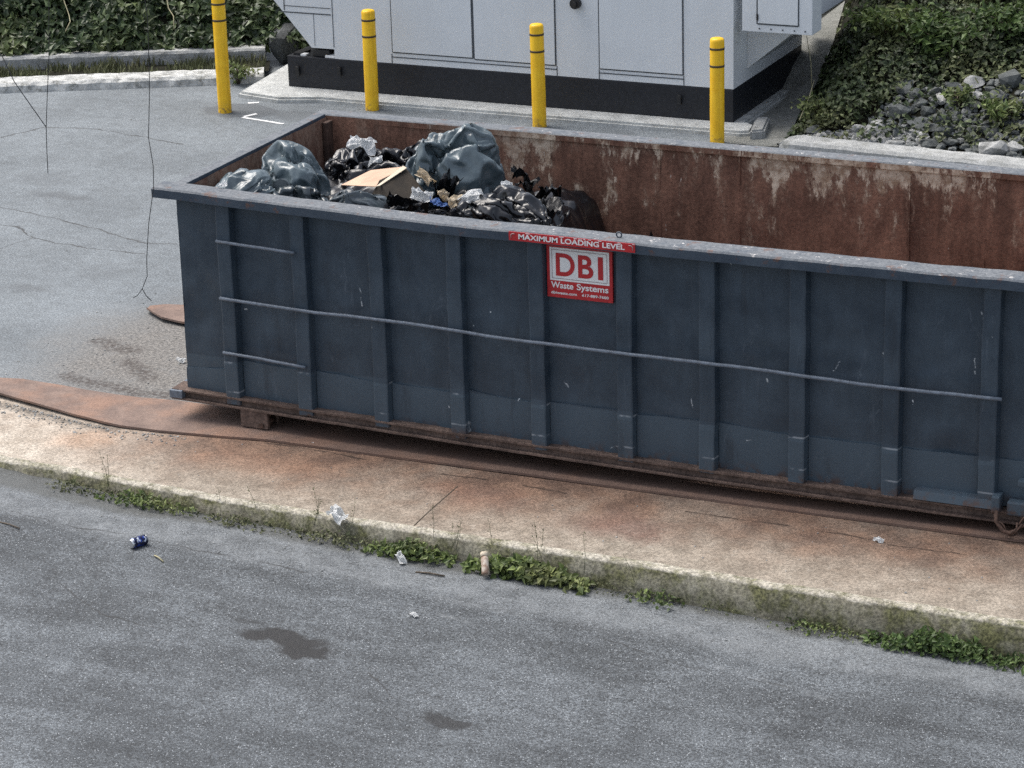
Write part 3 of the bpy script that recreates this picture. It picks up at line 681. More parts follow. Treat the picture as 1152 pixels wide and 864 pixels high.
# ------------------------------------------------------------------ garbage
def ridge(p): return (1-min(1, abs(noise.noise(p))*2.2))
BAGS = []
def bag(label, c, r, mat, seed, kdir=(.3, .2, 1), rot=0.0, sub=6, film=.5, group=None, pr=-.6):
    BAGS.append(dict(label=label, c=c, r=r, mat=mat, seed=seed, k=Vector(kdir).normalized(), rot=rot, sub=sub, film=film, group=group, pr=pr))
def make_bags():
    """each bag: a loose plastic skin settled by cloth physics over a few lumps of rubbish, then fitted to its place"""
    tmp = []; random.seed(1)
    fm = bmesh.new(); bmesh.ops.create_grid(fm, x_segments=1, y_segments=1, size=90); me = bpy.data.meshes.new('settling_floor'); fm.to_mesh(me); fm.free()
    f = bpy.data.objects.new('settling_floor', me); C.objects.link(f); f.modifiers.new('col', 'COLLISION'); f.location = (0, 0, 99.28); tmp.append(f)
    for i, q in enumerate(BAGS):
        loc = Vector((i*4-24, 0, 100)); s = Vector((q['seed']*7.3, q['seed']*3.1, q['seed']*5.7)); m = max(q['r']); sq = [v/m*1.05 for v in q['r']]; sq[2] = max(.5, sq[2])
        random.seed(int(q['seed']*10)); bm = bmesh.new(); bmesh.ops.create_icosphere(bm, subdivisions=q['sub'], radius=1)
        for v in bm.verts:
            n = v.co.normalized(); v.co = Vector((n.x*sq[0], n.y*sq[1], n.z*sq[2]))*(1+.16*noise.noise(n*1.3+s))
        me = bpy.data.meshes.new('garbage_bag'); bm.to_mesh(me); bm.free()
        o = bpy.data.objects.new('garbage_bag', me); C.objects.link(o); o.location = loc; q['o'] = o
        kv = max(me.vertices, key=lambda v: v.co.dot(q['k'])).co.copy(); vg = o.vertex_groups.new(name='pin')
        vg.add([v.index for v in me.vertices if (v.co-kv).length < .13], 1, 'REPLACE')
        md = o.modifiers.new('cloth', 'CLOTH'); st = md.settings; st.quality = 6; st.mass = .15; st.air_damping = 2
        st.tension_stiffness = st.compression_stiffness = 25; st.shear_stiffness = 10; st.bending_stiffness = .006
        st.shrink_min = st.shrink_max = -q['film']; st.vertex_group_mass = 'pin'; st.use_pressure = True; st.uniform_pressure_force = q['pr']
        md.collision_settings.use_self_collision = False; md.collision_settings.distance_min = .01; md.point_cache.frame_end = 30
        cb = bmesh.new()
        for k in range(9):
            a = random.uniform(0, 2*PI); rr = random.uniform(.25, .62); b2 = bmesh.new()
            if k % 3: bmesh.ops.create_icosphere(b2, subdivisions=2, radius=random.uniform(.22, .36))
            else: bmesh.ops.create_cube(b2, size=random.uniform(.35, .5))
            bmesh.ops.rotate(b2, verts=b2.verts, cent=(0, 0, 0), matrix=Matrix.Rotation(random.uniform(0, 3), 3, rv()))
            bmesh.ops.translate(b2, verts=b2.verts, vec=(math.cos(a)*rr*sq[0], math.sin(a)*rr*sq[1], random.uniform(-.4, .45)*sq[2]))
            t = bpy.data.meshes.new('lumps'); b2.to_mesh(t); b2.free(); cb.from_mesh(t); bpy.data.meshes.remove(t)
        me = bpy.data.meshes.new('lumps'); cb.to_mesh(me); cb.free(); l = bpy.data.objects.new('lumps', me); C.objects.link(l); l.location = loc
        l.modifiers.new('col', 'COLLISION'); l.collision.thickness_outer = .02; l.collision.cloth_friction = 15; tmp.append(l)
    for fr in range(1, 28): S.frame_set(fr)
    dg = bpy.context.evaluated_depsgraph_get()
    for q in BAGS:
        o = q['o']; me = bpy.data.meshes.new_from_object(o.evaluated_get(dg)); q['me'] = me
    for q in BAGS:
        o = q['o']; o.modifiers.clear(); o.vertex_groups.clear(); me = q['me']; o.data = me; R = Matrix.Rotation(q['rot'], 3, 'Z')
        co = [R @ v.co for v in me.vertices]; lo = [min(v[k] for v in co) for k in range(3)]; hi = [max(v[k] for v in co) for k in range(3)]
        for v, w in zip(me.vertices, co): v.co = [(w[k]-(lo[k]+hi[k])/2)/(hi[k]-lo[k])*2*q['r'][k] for k in range(3)]
        for p in me.polygons: p.use_smooth = True
        me.materials.clear(); me.materials.append(q['mat']); o.location = q['c']; tag(o, q['label'], 'garbage bag', q['group'])
    for t in tmp: bpy.data.objects.remove(t)
    S.frame_set(1)
GB = 'garbage bags heaped in the container'
bag('low flat blue grey garbage bag in the near left corner of the container', (-.08, .50, 1.60), (.30, .27, .19), M['bagg'], 1.3, (.9, -.3, -.1), .2, film=.5, pr=-.3, group=GB)
bag('round blue grey garbage bag standing left in the heap, second largest', (.08, 1.02, 1.57), (.30, .31, .29), M['bagg'], 2.1, (.3, -.8, -.45), 1.3, film=.42, pr=.12, group=GB)
bag('shiny black garbage bag near the back corner post with pale scrap on top', (.20, 1.78, 1.44), (.27, .28, .25), M['bagb'], 3.7, (-.3, .3, .9), .1, film=.75, group=GB)
bag('black crumpled garbage bag against the rear wall left of the largest bag', (.60, 1.92, 1.45), (.26, .24, .23), M['bagb'], 4.4, (.6, .2, .6), 1.0, film=.75, group=GB)
bag('largest blue grey garbage bag with tied top, standing highest in the heap', (1.20, 1.30, 1.68), (.40, .36, .36), M['bagg'], 5.2, (.75, .25, .5), .0, film=.5, pr=-.25, group=GB)
bag('flattened wide black garbage bag at the right end of the heap', (1.88, .62, 1.50), (.44, .38, .30), M['bagb'], 6.6, (.9, -.2, .3), -.1, film=.7, group=GB)
bag('low dull grey garbage bag pressed against the near rim in front of the cardboard box', (.84, .37, 1.57), (.38, .21, .20), M['bagd'], 7.5, (.9, .3, .2), .05, group=GB)
bag('small dark garbage bag tucked between the round bag and the near rim', (.36, .56, 1.48), (.22, .2, .20), M['bagd'], 8.8, (.2, -.9, .4), .6, sub=5, group=GB)
bag('black garbage bag lying under the largest bag in the middle of the heap', (1.50, 1.0, 1.42), (.38, .3, .24), M['bagb'], 9.9, (.4, -.8, .3), .2, film=.7, sub=5, group=GB)
bag('black garbage bag between the round blue grey bag and the cardboard box', (.50, 1.35, 1.40), (.30, .28, .25), M['bagb'], 11.2, (-.4, -.5, .7), .8, film=.7, sub=5, group=GB)
bag('slumped black garbage bag against the rear wall at the right of the largest bag', (1.66, 1.55, 1.24), (.32, .34, .26), M['bagb'], 12.4, (.4, -.5, .7), .8, film=.7, sub=5, group=GB)
bag('black garbage bag sagging at the right foot of the heap along the near wall', (2.12, .42, 1.24), (.24, .26, .22), M['bagb'], 13.7, (.7, -.5, .4), .3, film=.75, sub=5, group=GB)
make_bags()
# loose rubbish filling the gaps
bm = bmesh.new()
def heapz(x, y):
    h = 1.42 - .10*max(0, x-1.5) - 2.2*max(0, x-1.9)
    h = max(.3, h); h *= 1 - .16*max(0, (y-1.5))
    return max(.30, h + .09*fb(x*3.2, y*3.2, 1) + .06*ridge(Vector((x*4, y*4, 2))))
grid(bm, lin(-.338, 3.4, 130), lin(.10, 2.28, 84), lambda x, y: (x, max(y, .13+bul(x)) if True else y, heapz(x, y)))
tag(obj('loose_garbage', bm, M['bagb'], loc=(0, 0, 0)), 'loose black film and rubbish filling the gaps between the bags', 'garbage', kind='stuff')
# shredded black film trailing to the right along the near wall
def scrap(name, c, size, mat, label, cat, seed, n=9, curl=.35, asp=.6, tilt=(0, 0, 0), group=None):
    bm = bmesh.new(); E = Matrix.Rotation(tilt[2], 3, 'Z') @ Matrix.Rotation(tilt[1], 3, 'Y') @ Matrix.Rotation(tilt[0], 3, 'X')
    def f(u, v):
        e = 1 + .25*fb(u*2+seed, v*2); p = Vector((u*size*e, v*size*asp*e, size*curl*(fb(u*1.6+seed, v*1.6, seed) + .5*ridge(Vector((u*1.8+seed, v*1.8, seed)))))); return E @ p + Vector(c)
    grid(bm, lin(-.5, .5, n), lin(-.5, .5, n), f, smooth=False)
    r = bmesh.ops.solidify(bm, geom=bm.faces, thickness=.0025)
    o = obj(name, bm, mat, loc=c); return tag(o, label, cat, group)
random.seed(11)
for i in range(9):
    x = 2.35 + .115*i; scrap('film_scrap', (x, .25+random.uniform(-.05, .1)+bul(x)*.5, 1.635-.012*i+random.uniform(-.02, .02)), random.uniform(.11, .2), M['bagb'], 'torn black film scrap trailing right from the heap along the near wall', 'film scrap', i*3.3, 10, .5, .7, (random.uniform(-.5, .5), random.uniform(-.4, .4), random.uniform(0, 3)), 'black film scraps at the right end of the heap')
for i, (x, y, z) in enumerate(((1.72, 1.35, 1.62), (1.85, 1.2, 1.58), (1.95, 1.3, 1.55), (2.05, 1.05, 1.55))):
    scrap('film_scrap', (x, y, z), .2, M['bagb'], 'torn black film scrap beside the right flank of the largest bag', 'film scrap', i*2.1+40, 10, .6, .8, (.3*i-.4, .3, i), 'black film scraps by the largest bag')
scrap('paper_scrap', (.30, 1.62, 1.70), .20, M['paper'], 'pale plastic scrap draped over the black bag by the back corner', 'litter', 51, 9, .4, .6, (.4, .1, .3))
scrap('paper_scrap', (.47, 1.50, 1.63), .10, M['paper'], 'white crumpled paper behind the cardboard flap', 'litter', 53, 7, .5, .7, (.5, .2, .8))
scrap('paper_scrap', (1.02, 1.42, 1.70), .18, M['paper'], 'white wrapper wedged against the left side of the largest bag', 'litter', 55, 9, .4, .7, (.6, -.3, 1.2))
scrap('paper_scrap', (1.17, .92, 1.71), .17, M['cream'], 'torn cream paper strip lying along the dark cardboard side', 'litter', 56, 9, .45, .35, (.5, .2, -.4))
scrap('paper_scrap', (1.76, 1.0, 1.70), .08, M['paper'], 'tiny white scrap above the flattened black bag', 'litter', 57, 6, .4, .6, (.5, .1, .4))
scrap('paper_scrap', (1.28, .62, 1.66), .15, M['paper'], 'crumpled whitish wrapper lying below the torn cream strip', 'litter', 64, 9, .5, .6, (.6, .2, .2))
scrap('film_scrap', (1.22, .45, 1.62), .26, M['bagb'], 'torn black film hanging over the open side of the cardboard box', 'film scrap', 65, 12, .6, .7, (.5, .2, .4))
scrap('film_scrap', (1.36, .85, 1.66), .22, M['bagb'], 'ragged black film between the cardboard box and the largest bag', 'film scrap', 66, 12, .7, .6, (.4, -.3, 1.4))
scrap('food_wrapper', (1.40, .70, 1.67), .09, M['cream'], 'small cream wrapper on the black film in front of the largest bag', 'litter', 67, 7, .5, .6, (.5, .3, .9))
scrap('food_wrapper', (1.58, .52, 1.69), .12, M['cream'], 'yellowish food wrapper among the litter in front of the largest bag', 'litter', 58, 7, .4, .8, (.7, .2, .9))
scrap('food_wrapper', (1.68, .56, 1.70), .17, M['paper'], 'white and pale blue food wrapper left of the flattened black bag', 'litter', 59, 8, .35, .8, (.7, -.2, .2))
scrap('food_wrapper', (1.45, .50, 1.66), .13, M['bluep'], 'dark blue printed wrapper next to the yellowish food wrapper', 'litter', 61, 7, .4, .7, (.6, .3, 1.4))
scrap('food_wrapper', (1.80, .44, 1.64), .16, M['bagg'], 'grey blue film wrapper against the near rim below the white wrapper', 'litter', 62, 8, .4, .8, (.5, .1, .3))
scrap('paper_scrap', (-.02, .12, 1.765), .06, M['paper'], 'white paper bit resting on the near rim at the left', 'litter', 63, 6, .4, .7, (.2, 0, .3))
# cardboard box with an open flap
BX = thing('cardboard_box', (.92, .85, 1.45), 'open brown cardboard box with a pale flap turned up among the bags', 'cardboard box')
bm = bmesh.new()
def quad(bm, pts, th=.005):
    a = [Vector(p) for p in pts]; n = (a[1]-a[0]).cross(a[2]-a[0]).normalized()*th
    A = [bm.verts.new(p) for p in a]; B = [bm.verts.new(p+n) for p in a]; bm.faces.new(A[::-1]); bm.faces.new(B)
    for i in range(4): bm.faces.new((A[i], A[(i+1) % 4], B[(i+1) % 4], B[i]))
quad(bm, [(.88, .76, 1.72), (.98, .98, 1.765), (1.22, .86, 1.60), (1.12, .58, 1.52)]); quad(bm, [(.88, .76, 1.72), (1.12, .58, 1.52), (1.06, .50, 1.36), (.74, .70, 1.45)])
quad(bm, [(1.12, .58, 1.52), (1.22, .86, 1.60), (1.18, .88, 1.38), (1.10, .60, 1.36)])
obj('box_side', bm, M['cardd'], BX)
bm = bmesh.new(); quad(bm, [(.54, .82, 1.635), (.86, .735, 1.675), (.965, .985, 1.765), (.68, 1.02, 1.705)]); obj('flap', bm, M['card'], BX)
bm = bmesh.new(); quad(bm, [(.88, .70, 1.685), (.905, .72, 1.69), (1.0, .96, 1.765), (.965, .97, 1.775)], .006); obj('flap_edge', bm, M['cream'], BX)
# round dark lid by the round bag
bm = bmesh.new(); tube(bm, [(.16, .66, 1.625), (.185, .575, 1.65)], .062, 22); tube(bm, [(.185, .575, 1.65), (.189, .561, 1.654)], .05, 22)
tag(obj('pot_lid', bm, M['bagd'], loc=(.17, .6, 1.58)), 'round dark cup bottom poking out in front of the round blue grey bag', 'cup')

# ------------------------------------------------------------------ bollards
def bollard(loc, h, r, label):
    x, y = loc; t = thing('bollard', (x, y, 0), label, 'bollard', 'yellow bollards along the generator pad')
    bm = bmesh.new(); lathe(bm, [(r*1.0, -.02), (r*1.005, .01), (r, .03), (r, h-.035), (r*.97, h-.018), (r*.85, h-.006), (r*.5, h+.001), (0, h+.003)], x, y)
    obj('sleeve', bm, M['yellow'], t)
    for z in (h-.105, h-.275):
        bm = bmesh.new(); lathe(bm, [(r-.002, z-.011), (r+.0025, z-.010), (r+.0025, z+.010), (r-.002, z+.011)], x, y); obj('band', bm, M['bandm'], t)
    return t
b0 = bollard((-3.33, 8.78), 1.055, .071, 'yellow bollard with two dark bands in front of the left end of the generator')
b1 = dup(b0, (-1.39, 8.68, 0)); b1['label'] = 'yellow bollard with two dark bands in front of the middle of the generator'
b1.rotation_euler = (.006, -.008, .5)
b2 = dup(b0, (.54, 8.60, 0)); b2.rotation_euler = (-.005, .006, 1.1); b2['label'] = 'yellow bollard with two dark bands at the right corner of the generator'
bollard((-4.76, 8.21), 1.25, .070, 'taller yellow bollard standing alone on the asphalt left of the generator')

# ------------------------------------------------------------------ generator
bm = bmesh.new(); prism(bm, [(-4.95, 8.83), (-4.42, 8.72), (-4.0, 8.86), (.66, 8.90), (.76, 8.97), (.72, 9.20), (.60, 9.30), (.60, 12.0), (-5.3, 12.0)], 'z', -.2, .06)
es = [e for e in bm.edges if all(abs(v.co.z-.06) < 1e-4 for v in e.verts)]; bmesh.ops.bevel(bm, geom=es, offset=.025, segments=2, affect='EDGES')
tag(obj('generator_pad', bm, M['padlight'], loc=(-2, 8.9, 0)), 'pale concrete pad carrying the grey generator enclosure', 'concrete pad')
GY = 9.22
GN = thing('generator', (-2.05, GY, .06), 'large pale grey generator enclosure with door panels on a black base', 'generator')
gx = lambda p: p
bm = bmesh.new(); box(bm, -4.55, .485, GY-.005, 11.35, .062, .395, .008); obj('base_frame', bm, M['skirt'], GN)
bm = bmesh.new()
out = [(-3.98, .398), (.485, .398), (.485, 2.55), (-4.98, 2.55), (-4.98, 1.32), (-4.62, .92), (-4.25, .50), (-3.98, .50)]
prism(bm, out, 'y', GY, 11.35); obj('housing', bm, M['gen'], GN)
bm = bmesh.new(); prism(bm, [(.487, .52), (1.0, .94), (1.0, 2.55), (.487, 2.55)], 'y', GY+.4, 11.6); obj('exhaust_hood', bm, M['gen'], GN)
# hood cheeks meeting the end louvres
def line(bm, x0, x1, z0, z1, y=None, d=.004):
    y = GY if y is None else y; box(bm, x0, x1, y-d, y+.004, z0, z1)
def door(x0, x1, z0, z1, hinge=True, lab=None):
    bm = bmesh.new(); box(bm, x0+.008, x1-.008, GY-.014, GY-.001, z0+.008, z1-.008, .003); d = obj('door', bm, M['gen'], GN)
    bm = bmesh.new(); g = .006
    line(bm, x0-g, x0+g, z0, z1); line(bm, x1-g, x1+g, z0, z1); line(bm, x0+g, x1-g, z0-g, z0+g); obj('door_gap', bm, M['seam'], d); return d
door(-3.29, -2.36, .515, 2.3); d = door(-2.345, -1.43, .505, 2.3); d3 = door(-.95, -.045, .505, 2.3)
bm = bmesh.new(); tube(bm, [(-1.19, GY-.055, 1.165), (-1.19, GY+.002, 1.165)], .055, 18); tube(bm, [(-1.19, GY-.08, 1.165), (-1.19, GY-.05, 1.165)], .028, 12); obj('knob', bm, M['black'], GN)
bm = bmesh.new()
for x in (-3.30, -1.42, -.955, -.04): line(bm, x-.004, x+.004, .40, .50 if x not in (-1.42,) else .40+.1)
line(bm, -3.30, -1.42, .460, .470); line(bm, -.955, -.04, .458, .468); line(bm, -3.985, -3.978, .52, 2.5); line(bm, -4.21, -4.207, .52, .86); line(bm, -4.6, -4.0, .86, .872); line(bm, -4.56, -4.55, .885, 2.2); line(bm, -4.56, -4.0, .93, .937)
obj('panel_gap', bm, M['seam'], GN)
# rivets, lugs on the black base
for x, z in ((-.08, .285), (-3.92, .30), (-4.42, .27)):
    bm = bmesh.new(); tube(bm, [(x, GY-.05, z), (x, GY, z)], .022, 10); box(bm, x-.018, x+.018, GY-.035, GY-.003, z-.075, z-.004)
    obj('lifting_lug', bm, M['black'], GN)
bm = bmesh.new(); box(bm, -4.26, -4.06, GY+.03, GY+.3, .398, .475, .01); ff = obj('fuel_filler', bm, M['black'], GN); bm = bmesh.new(); lathe(bm, [(.11, .476), (.11, .51), (.09, .53), (0, .53)], -4.15, GY+.16, 20); obj('filler_cap', bm, M['black'], ff); bm = bmesh.new(); box(bm, -4.5, -4.4, GY+.05, GY+.25, .396, .42); obj('foot_bracket', bm, M['black'], GN)
bm = bmesh.new(); box(bm, -4.10, -3.99, GY+.01, GY+.14, .397, .425, .004); obj('label_plate', bm, M['paper'], GN)
bm = bmesh.new(); box(bm, -4.40, -4.34, GY+.02, GY+.10, .397, .415); obj('label_plate', bm, M['paper'], GN)
# end louvre hood lip on the right and switch box
bm = bmesh.new(); box(bm, .60, 1.32, GY-.07, GY+.22, 1.01, 1.75, .006); sb = obj('control_box', bm, M['gen'], GN)
bm = bmesh.new(); box(bm, .765, 1.175, GY-.080, GY-.072, 1.10, 1.65, .003); obj('door', bm, M['gen'], sb)
bm = bmesh.new(); y = GY-.071
for q in ((.750, .764, 1.09, 1.66), (1.176, 1.186, 1.09, 1.66), (.764, 1.176, 1.085, 1.098)): box(bm, q[0], q[1], y-.004, y+.002, q[2], q[3])
obj('door_gap', bm, M['seam'], sb)
bm = bmesh.new(); box(bm, .752, .772, y-.016, y-.003, 1.13, 1.19); obj('hinge', bm, M['black'], sb)
bm = bmesh.new()
for x in (.78, .9, 1.02, 1.14, 1.25):
    bm = bmesh.new(); tube(bm, [(x, y-.006, 1.045), (x, y+.002, 1.045)], .008, 8); obj('bolt', bm, M['seam'], sb)

# ------------------------------------------------------------------ right: apron, kerb, bank
def apz(y): return interp([(8, 0.004), (10.35, .006), (10.75, .07), (11.1, .24), (11.6, .42), (13, .95), (16, 2.2)], y)
def apx(y): return interp([(8.5, 1.16), (9.1, 1.12), (10.1, .90), (10.9, .82), (11.5, .78), (12.3, .66), (14, .40), (16, .2)], y)
bm = bmesh.new()
grid(bm, lin(0, 1, 16), lin(8.62, 16, 60), lambda t, y: ((.487 if y < 11.36 else -.2)*(1-t) + apx(y)*t, y, apz(y) + .004 + .03*max(0, t-.75)*4*.3 + .01*fb(t*3, y*2)))
tag(obj('concrete_apron', bm, M['apron']), kind='structure')
bm = bmesh.new(); prism(bm, [(.80, 8.82), (.92, 8.90), (.80, 9.42), (.67, 9.36)], 'z', -.05, .10); bmesh.ops.bevel(bm, geom=list(bm.edges), offset=.02, segments=2, affect='EDGES')
tag(obj('concrete_block', bm, M['kerbgrey'], loc=(.78, 9.1, 0)), 'short loose grey concrete block at the right corner of the pad', 'concrete block')
# kerb in front of the stones, rounded nose at its left end
bm = bmesh.new(); n = 160; R = []
for i in range(n+1):
    x = 1.20 + 12*i/n; yk = 8.52 - .075*(x-1.2) + .012*fb(x*2, 1); j = .008*fb(x*6, 4); e = min(1, (x-1.2)/.16)**.5 if i else .05
    wv = .15*e; hv = .15*(.5+.5*e)
    R.append([bm.verts.new(c) for c in ((x, yk-wv, -.05), (x, yk-wv+.01, hv-.03+j), (x, yk-wv+.04*e, hv+j), (x, yk+wv-.02*e, hv+j), (x, yk+wv, hv-.05), (x, yk+wv, -.05))])
for a, b in zip(R, R[1:]):
    for k in range(5): bm.faces.new((a[k], b[k], b[k+1], a[k+1]))
bm.faces.new(R[0]); bm.faces.new(R[-1][::-1]); bmesh.ops.recalc_face_normals(bm, faces=bm.faces)
tag(obj('stone_kerb', bm, M['kerbgrey'], loc=(1.2, 8.5, 0)), 'grey concrete kerb along the foot of the rubble bank behind the container', 'kerb')
def kb(x): return 8.66 - .075*(x-1.2)
def bankz(x, y):
    t = y - kb(x)
    w = min(1, max(0, (x-apx(y)-.03)/.85))**.75
    return apz(y)*(1-w) + w*bankraw(x, y, t) if t > 0 else bankraw(x, y, t)
def bankraw(x, y, t):
    return .06 + .10*min(1, max(0, t/.3)) + .42*max(0, t-.35)**1.05 + .05*fb(x*1.5, y*1.5, 2)
bm = bmesh.new()
grid(bm, lin(0, 1, 70), lin(0, 1, 60), lambda u, v: (lambda y0: (lambda y: (lambda x0: (lambda x: (x, y, bankz(x, y) if u > 0 else apz(y)-.05))(x0 + (14-x0)*u**1.6))(apx(y)-.02))(y0))(8.60 + 13*v**1.4) if True else None)
for v in bm.verts:
    if v.co.y < kb(v.co.x): v.co.y = kb(v.co.x); v.co.z = .04
tag(obj('hillside', bm, M['soil']), kind='structure')
random.seed(3)
def bank_n(x, y):
    e = .05; return Vector((-(bankz(x+e, y)-bankz(x-e, y))/(2*e), -(bankz(x, y+e)-bankz(x, y-e))/(2*e), 1)).normalized()
def rock_zone(x, y):
    t = y - kb(x); lim = interp([(1.2, .26), (1.75, .36), (1.95, .62), (2.15, 1.05), (2.8, 1.22), (3.4, 1.3), (14, 1.4)], x); return 0 < t < lim
# ivy and bramble cover, one mass
items = []; 
for i in range(70000):
    y = 8.7 + 8.5*random.random()**1.3; x0 = apx(y)+.05; x = x0 + (6.5-x0)*random.random()
    if rock_zone(x, y) and random.random() > .16: continue
    cl = fb(x*1.6, y*1.6, 5)
    if cl < -.6: continue
    hgt = (.05 + .22*max(0, cl+.25) + .10*max(0, fb(x*4, y*4, 8))) * random.random()**.6
    if x < x0 + .25: hgt *= .35
    p = Vector((x, y, bankz(x, y) + .01 + hgt)); nrm = bank_n(x, y) + rv()*.75
    items.append((p, nrm, random.uniform(.035, .085), random.uniform(0, 2*PI)))
tag(obj('ivy', leaf_mesh(items, (.75, 1.0)), M['ivyd'], loc=(3, 12, 0)), 'dark green creepers and brambles covering the bank right of the generator', 'ground cover', kind='stuff')
def shrub(name, c, rad, n, size, mat, label, seed, group=None, shape=(.5, 1.0)):
    random.seed(seed); t = thing(name, c, label, 'shrub', group); c = Vector(c); items = []; bm = bmesh.new()
    for k in range(9):
        a = random.uniform(0, 2*PI); tip = c + Vector((math.cos(a)*rad[0]*.8, math.sin(a)*rad[1]*.8, rad[2]*random.uniform(.9, 1.7)))
        mid = c.lerp(tip, .5) + Vector((0, 0, .08)); tube(bm, [c - Vector((0, 0, .05)), mid, tip], [.010, .007, .003], 5)
        for q in range(n//9):
            f = random.random()**.6; p = c.lerp(mid, f*2) if f < .5 else mid.lerp(tip, f*2-1); p = p + Vector((random.gauss(0, rad[0]*.3), random.gauss(0, rad[1]*.3), random.gauss(0, rad[2]*.25)))
            items.append((p, Vector((0, -.3, .8)) + rv()*.8, size*random.uniform(.6, 1.3), random.uniform(0, 2*PI)))
    obj('stems', bm, M['twig'], t); obj('foliage', leaf_mesh(items, shape), mat, t); return t
def onb(x, y): return (x, y, bankz(x, y))
shrub('leafy_shrub', onb(2.38, 10.05), (.34, .28, .24), 900, .09, M['bright'], 'bright green leafy shrub in the middle of the bank above the dark stones', 21)
shrub('leafy_shrub', onb(3.0, 10.4), (.34, .3, .2), 700, .08, M['bright'], 'yellowish green shrub at the right edge above the stones', 22)
shrub('leafy_shrub', onb(1.75, 10.35), (.35, .3, .16), 700, .08, M['weed'], 'dull green shrub high on the bank behind the bright one', 23)
shrub('leafy_shrub', onb(2.7, 10.95), (.45, .35, .2), 800, .08, M['weed'], 'olive shrub at the top right of the bank', 24)
shrub('leafy_shrub', onb(3.2, 9.15), (.2, .18, .12), 260, .075, M['weed'], 'low green weed growing out of the stones at the right edge near the kerb', 25)
shrub('leafy_shrub', onb(2.75, 9.35), (.13, .13, .10), 140, .07, M['weed'], 'small green weed among the dark stones in the middle', 26)
shrub('leafy_shrub', onb(1.35, 9.35), (.22, .25, .12), 320, .06, M['weed'], 'low green weed at the left foot of the bank beside the pale rubble', 27)
for i, (b_, tp, lab) in enumerate((((.98, 10.2, .16), (.83, 10.45, .72), 'tall pale dry stalk standing at the edge of the apron'), ((1.20, 9.15, .16), (1.15, 9.75, .42), 'leaning pale dry stalk at the foot of the bank by the apron'))):
    bm = bmesh.new(); tube(bm, [b_, Vector(b_).lerp(Vector(tp), .5) + Vector((.02, 0, .02)), tp], [.008, .006, .003], 6); tag(obj('dry_stalk', bm, M['straw'], loc=b_), lab, 'plant stalk')
# stones
def rockmesh(bm, c, s, seed, mi=0):
    b2 = bmesh.new(); bmesh.ops.create_icosphere(b2, subdivisions=2, radius=1); sv = Vector((seed*3.7, seed*1.9, seed))
    pl = [(rv(), random.uniform(.42, .8)) for _ in range(9)]; R = Matrix.Rotation(random.uniform(0, 6), 3, 'Z') @ Matrix.Rotation(random.uniform(-.5, .5), 3, 'X'); sc = (random.uniform(.8, 1.3), random.uniform(.6, 1.0), random.uniform(.45, .8))
    mp = {}
    for v in b2.verts:
        p = v.co.copy()*(1+.15*noise.noise(v.co*1.7+sv))
        for nn, d in pl:
            t = p.dot(nn)
            if t > d: p -= nn*(t-d)
        p = R @ Vector((p.x*sc[0], p.y*sc[1], p.z*sc[2])); mp[v] = bm.verts.new(p*s + Vector(c))
    for f in b2.faces: bm.faces.new([mp[v] for v in f.verts]).material_index = mi
    b2.free()
random.seed(5); placed = []; count = 0
specials = [((2.05, 8.93), .13, 'pale grey boulder in the pale rubble just behind the kerb', 'palerock'), ((3.28, 8.66), .17, 'flat light grey stone lying on the kerb edge at the right', 'palerock'), ((2.12, 9.62), .17, 'brownish slab stone leaning under the bright green shrub', 'rock'), ((3.15, 9.75), .17, 'large grey stone at the upper right of the rubble', 'rock'),
            ((1.42, 8.98), .12, 'flat grey stone at the left end of the pale rubble', 'rock'), ((2.9, 9.5), .13, 'pale grey stone below the large upper right stone', 'palerock')]
for (x, y), s, lab, mt in specials:
    bm = bmesh.new(); z = bankz(x, y); rockmesh(bm, (x, y, z+s*.3), s, x*9+y); tag(obj('rock', bm, M[mt], loc=(x, y, z)), lab, 'rock'); placed.append((x, y, s))
tries = 0
while count < 230 and tries < 20000:
    tries += 1; x = random.uniform(1.5, 5.2); y = kb(x) + .05 + random.random()*1.4
    if not rock_zone(x, y): continue
    s = random.choice((.05, .06, .07, .08, .1, .11, .12, .14)) * (1.05 if x > 2.2 else .6)
    if any((x-a)**2 + (y-b)**2 < ((s+c)*.56)**2 for a, b, c in placed): continue
    placed.append((x, y, s)); count += 1; bm = bmesh.new(); z = bankz(x, y); rockmesh(bm, (x, y, z+s*.28), s, count*1.7)
    light = x < 2.5 and y < kb(x)+.34 and random.random() < .65 or random.random() < .07
    tag(obj('rock', bm, M['palerock' if light else 'rock'], loc=(x, y, z)), 'pale broken stone in the rubble just behind the kerb' if light else 'broken dark grey stone on the rubble slope behind the kerb', 'rock', 'pale stones behind the kerb' if light else 'dark stones on the bank')
bm = bmesh.new(); bm2 = bmesh.new()
for i in range(2600):
    x = random.uniform(1.25, 5.2) if i % 3 else random.uniform(1.25, 2.6); y = kb(x) + random.random()*(1.4 if i % 3 else .36)
    if not rock_zone(x, y): continue
    lt = x < 2.7 and y < kb(x)+.42
    rockmesh(bm2 if lt and random.random() < .85 else bm, (x, y, bankz(x, y)+.012), random.uniform(.016, .05), i*.77)
tag(obj('rubble', bm, M['rock'], loc=(3, 9, 0)), 'small dark stone rubble between the rocks on the bank', 'rubble', kind='stuff')
tag(obj('rubble', bm2, M['palerock'], loc=(2, 9, 0)), 'small pale crushed rubble behind the grey kerb', 'rubble', kind='stuff')

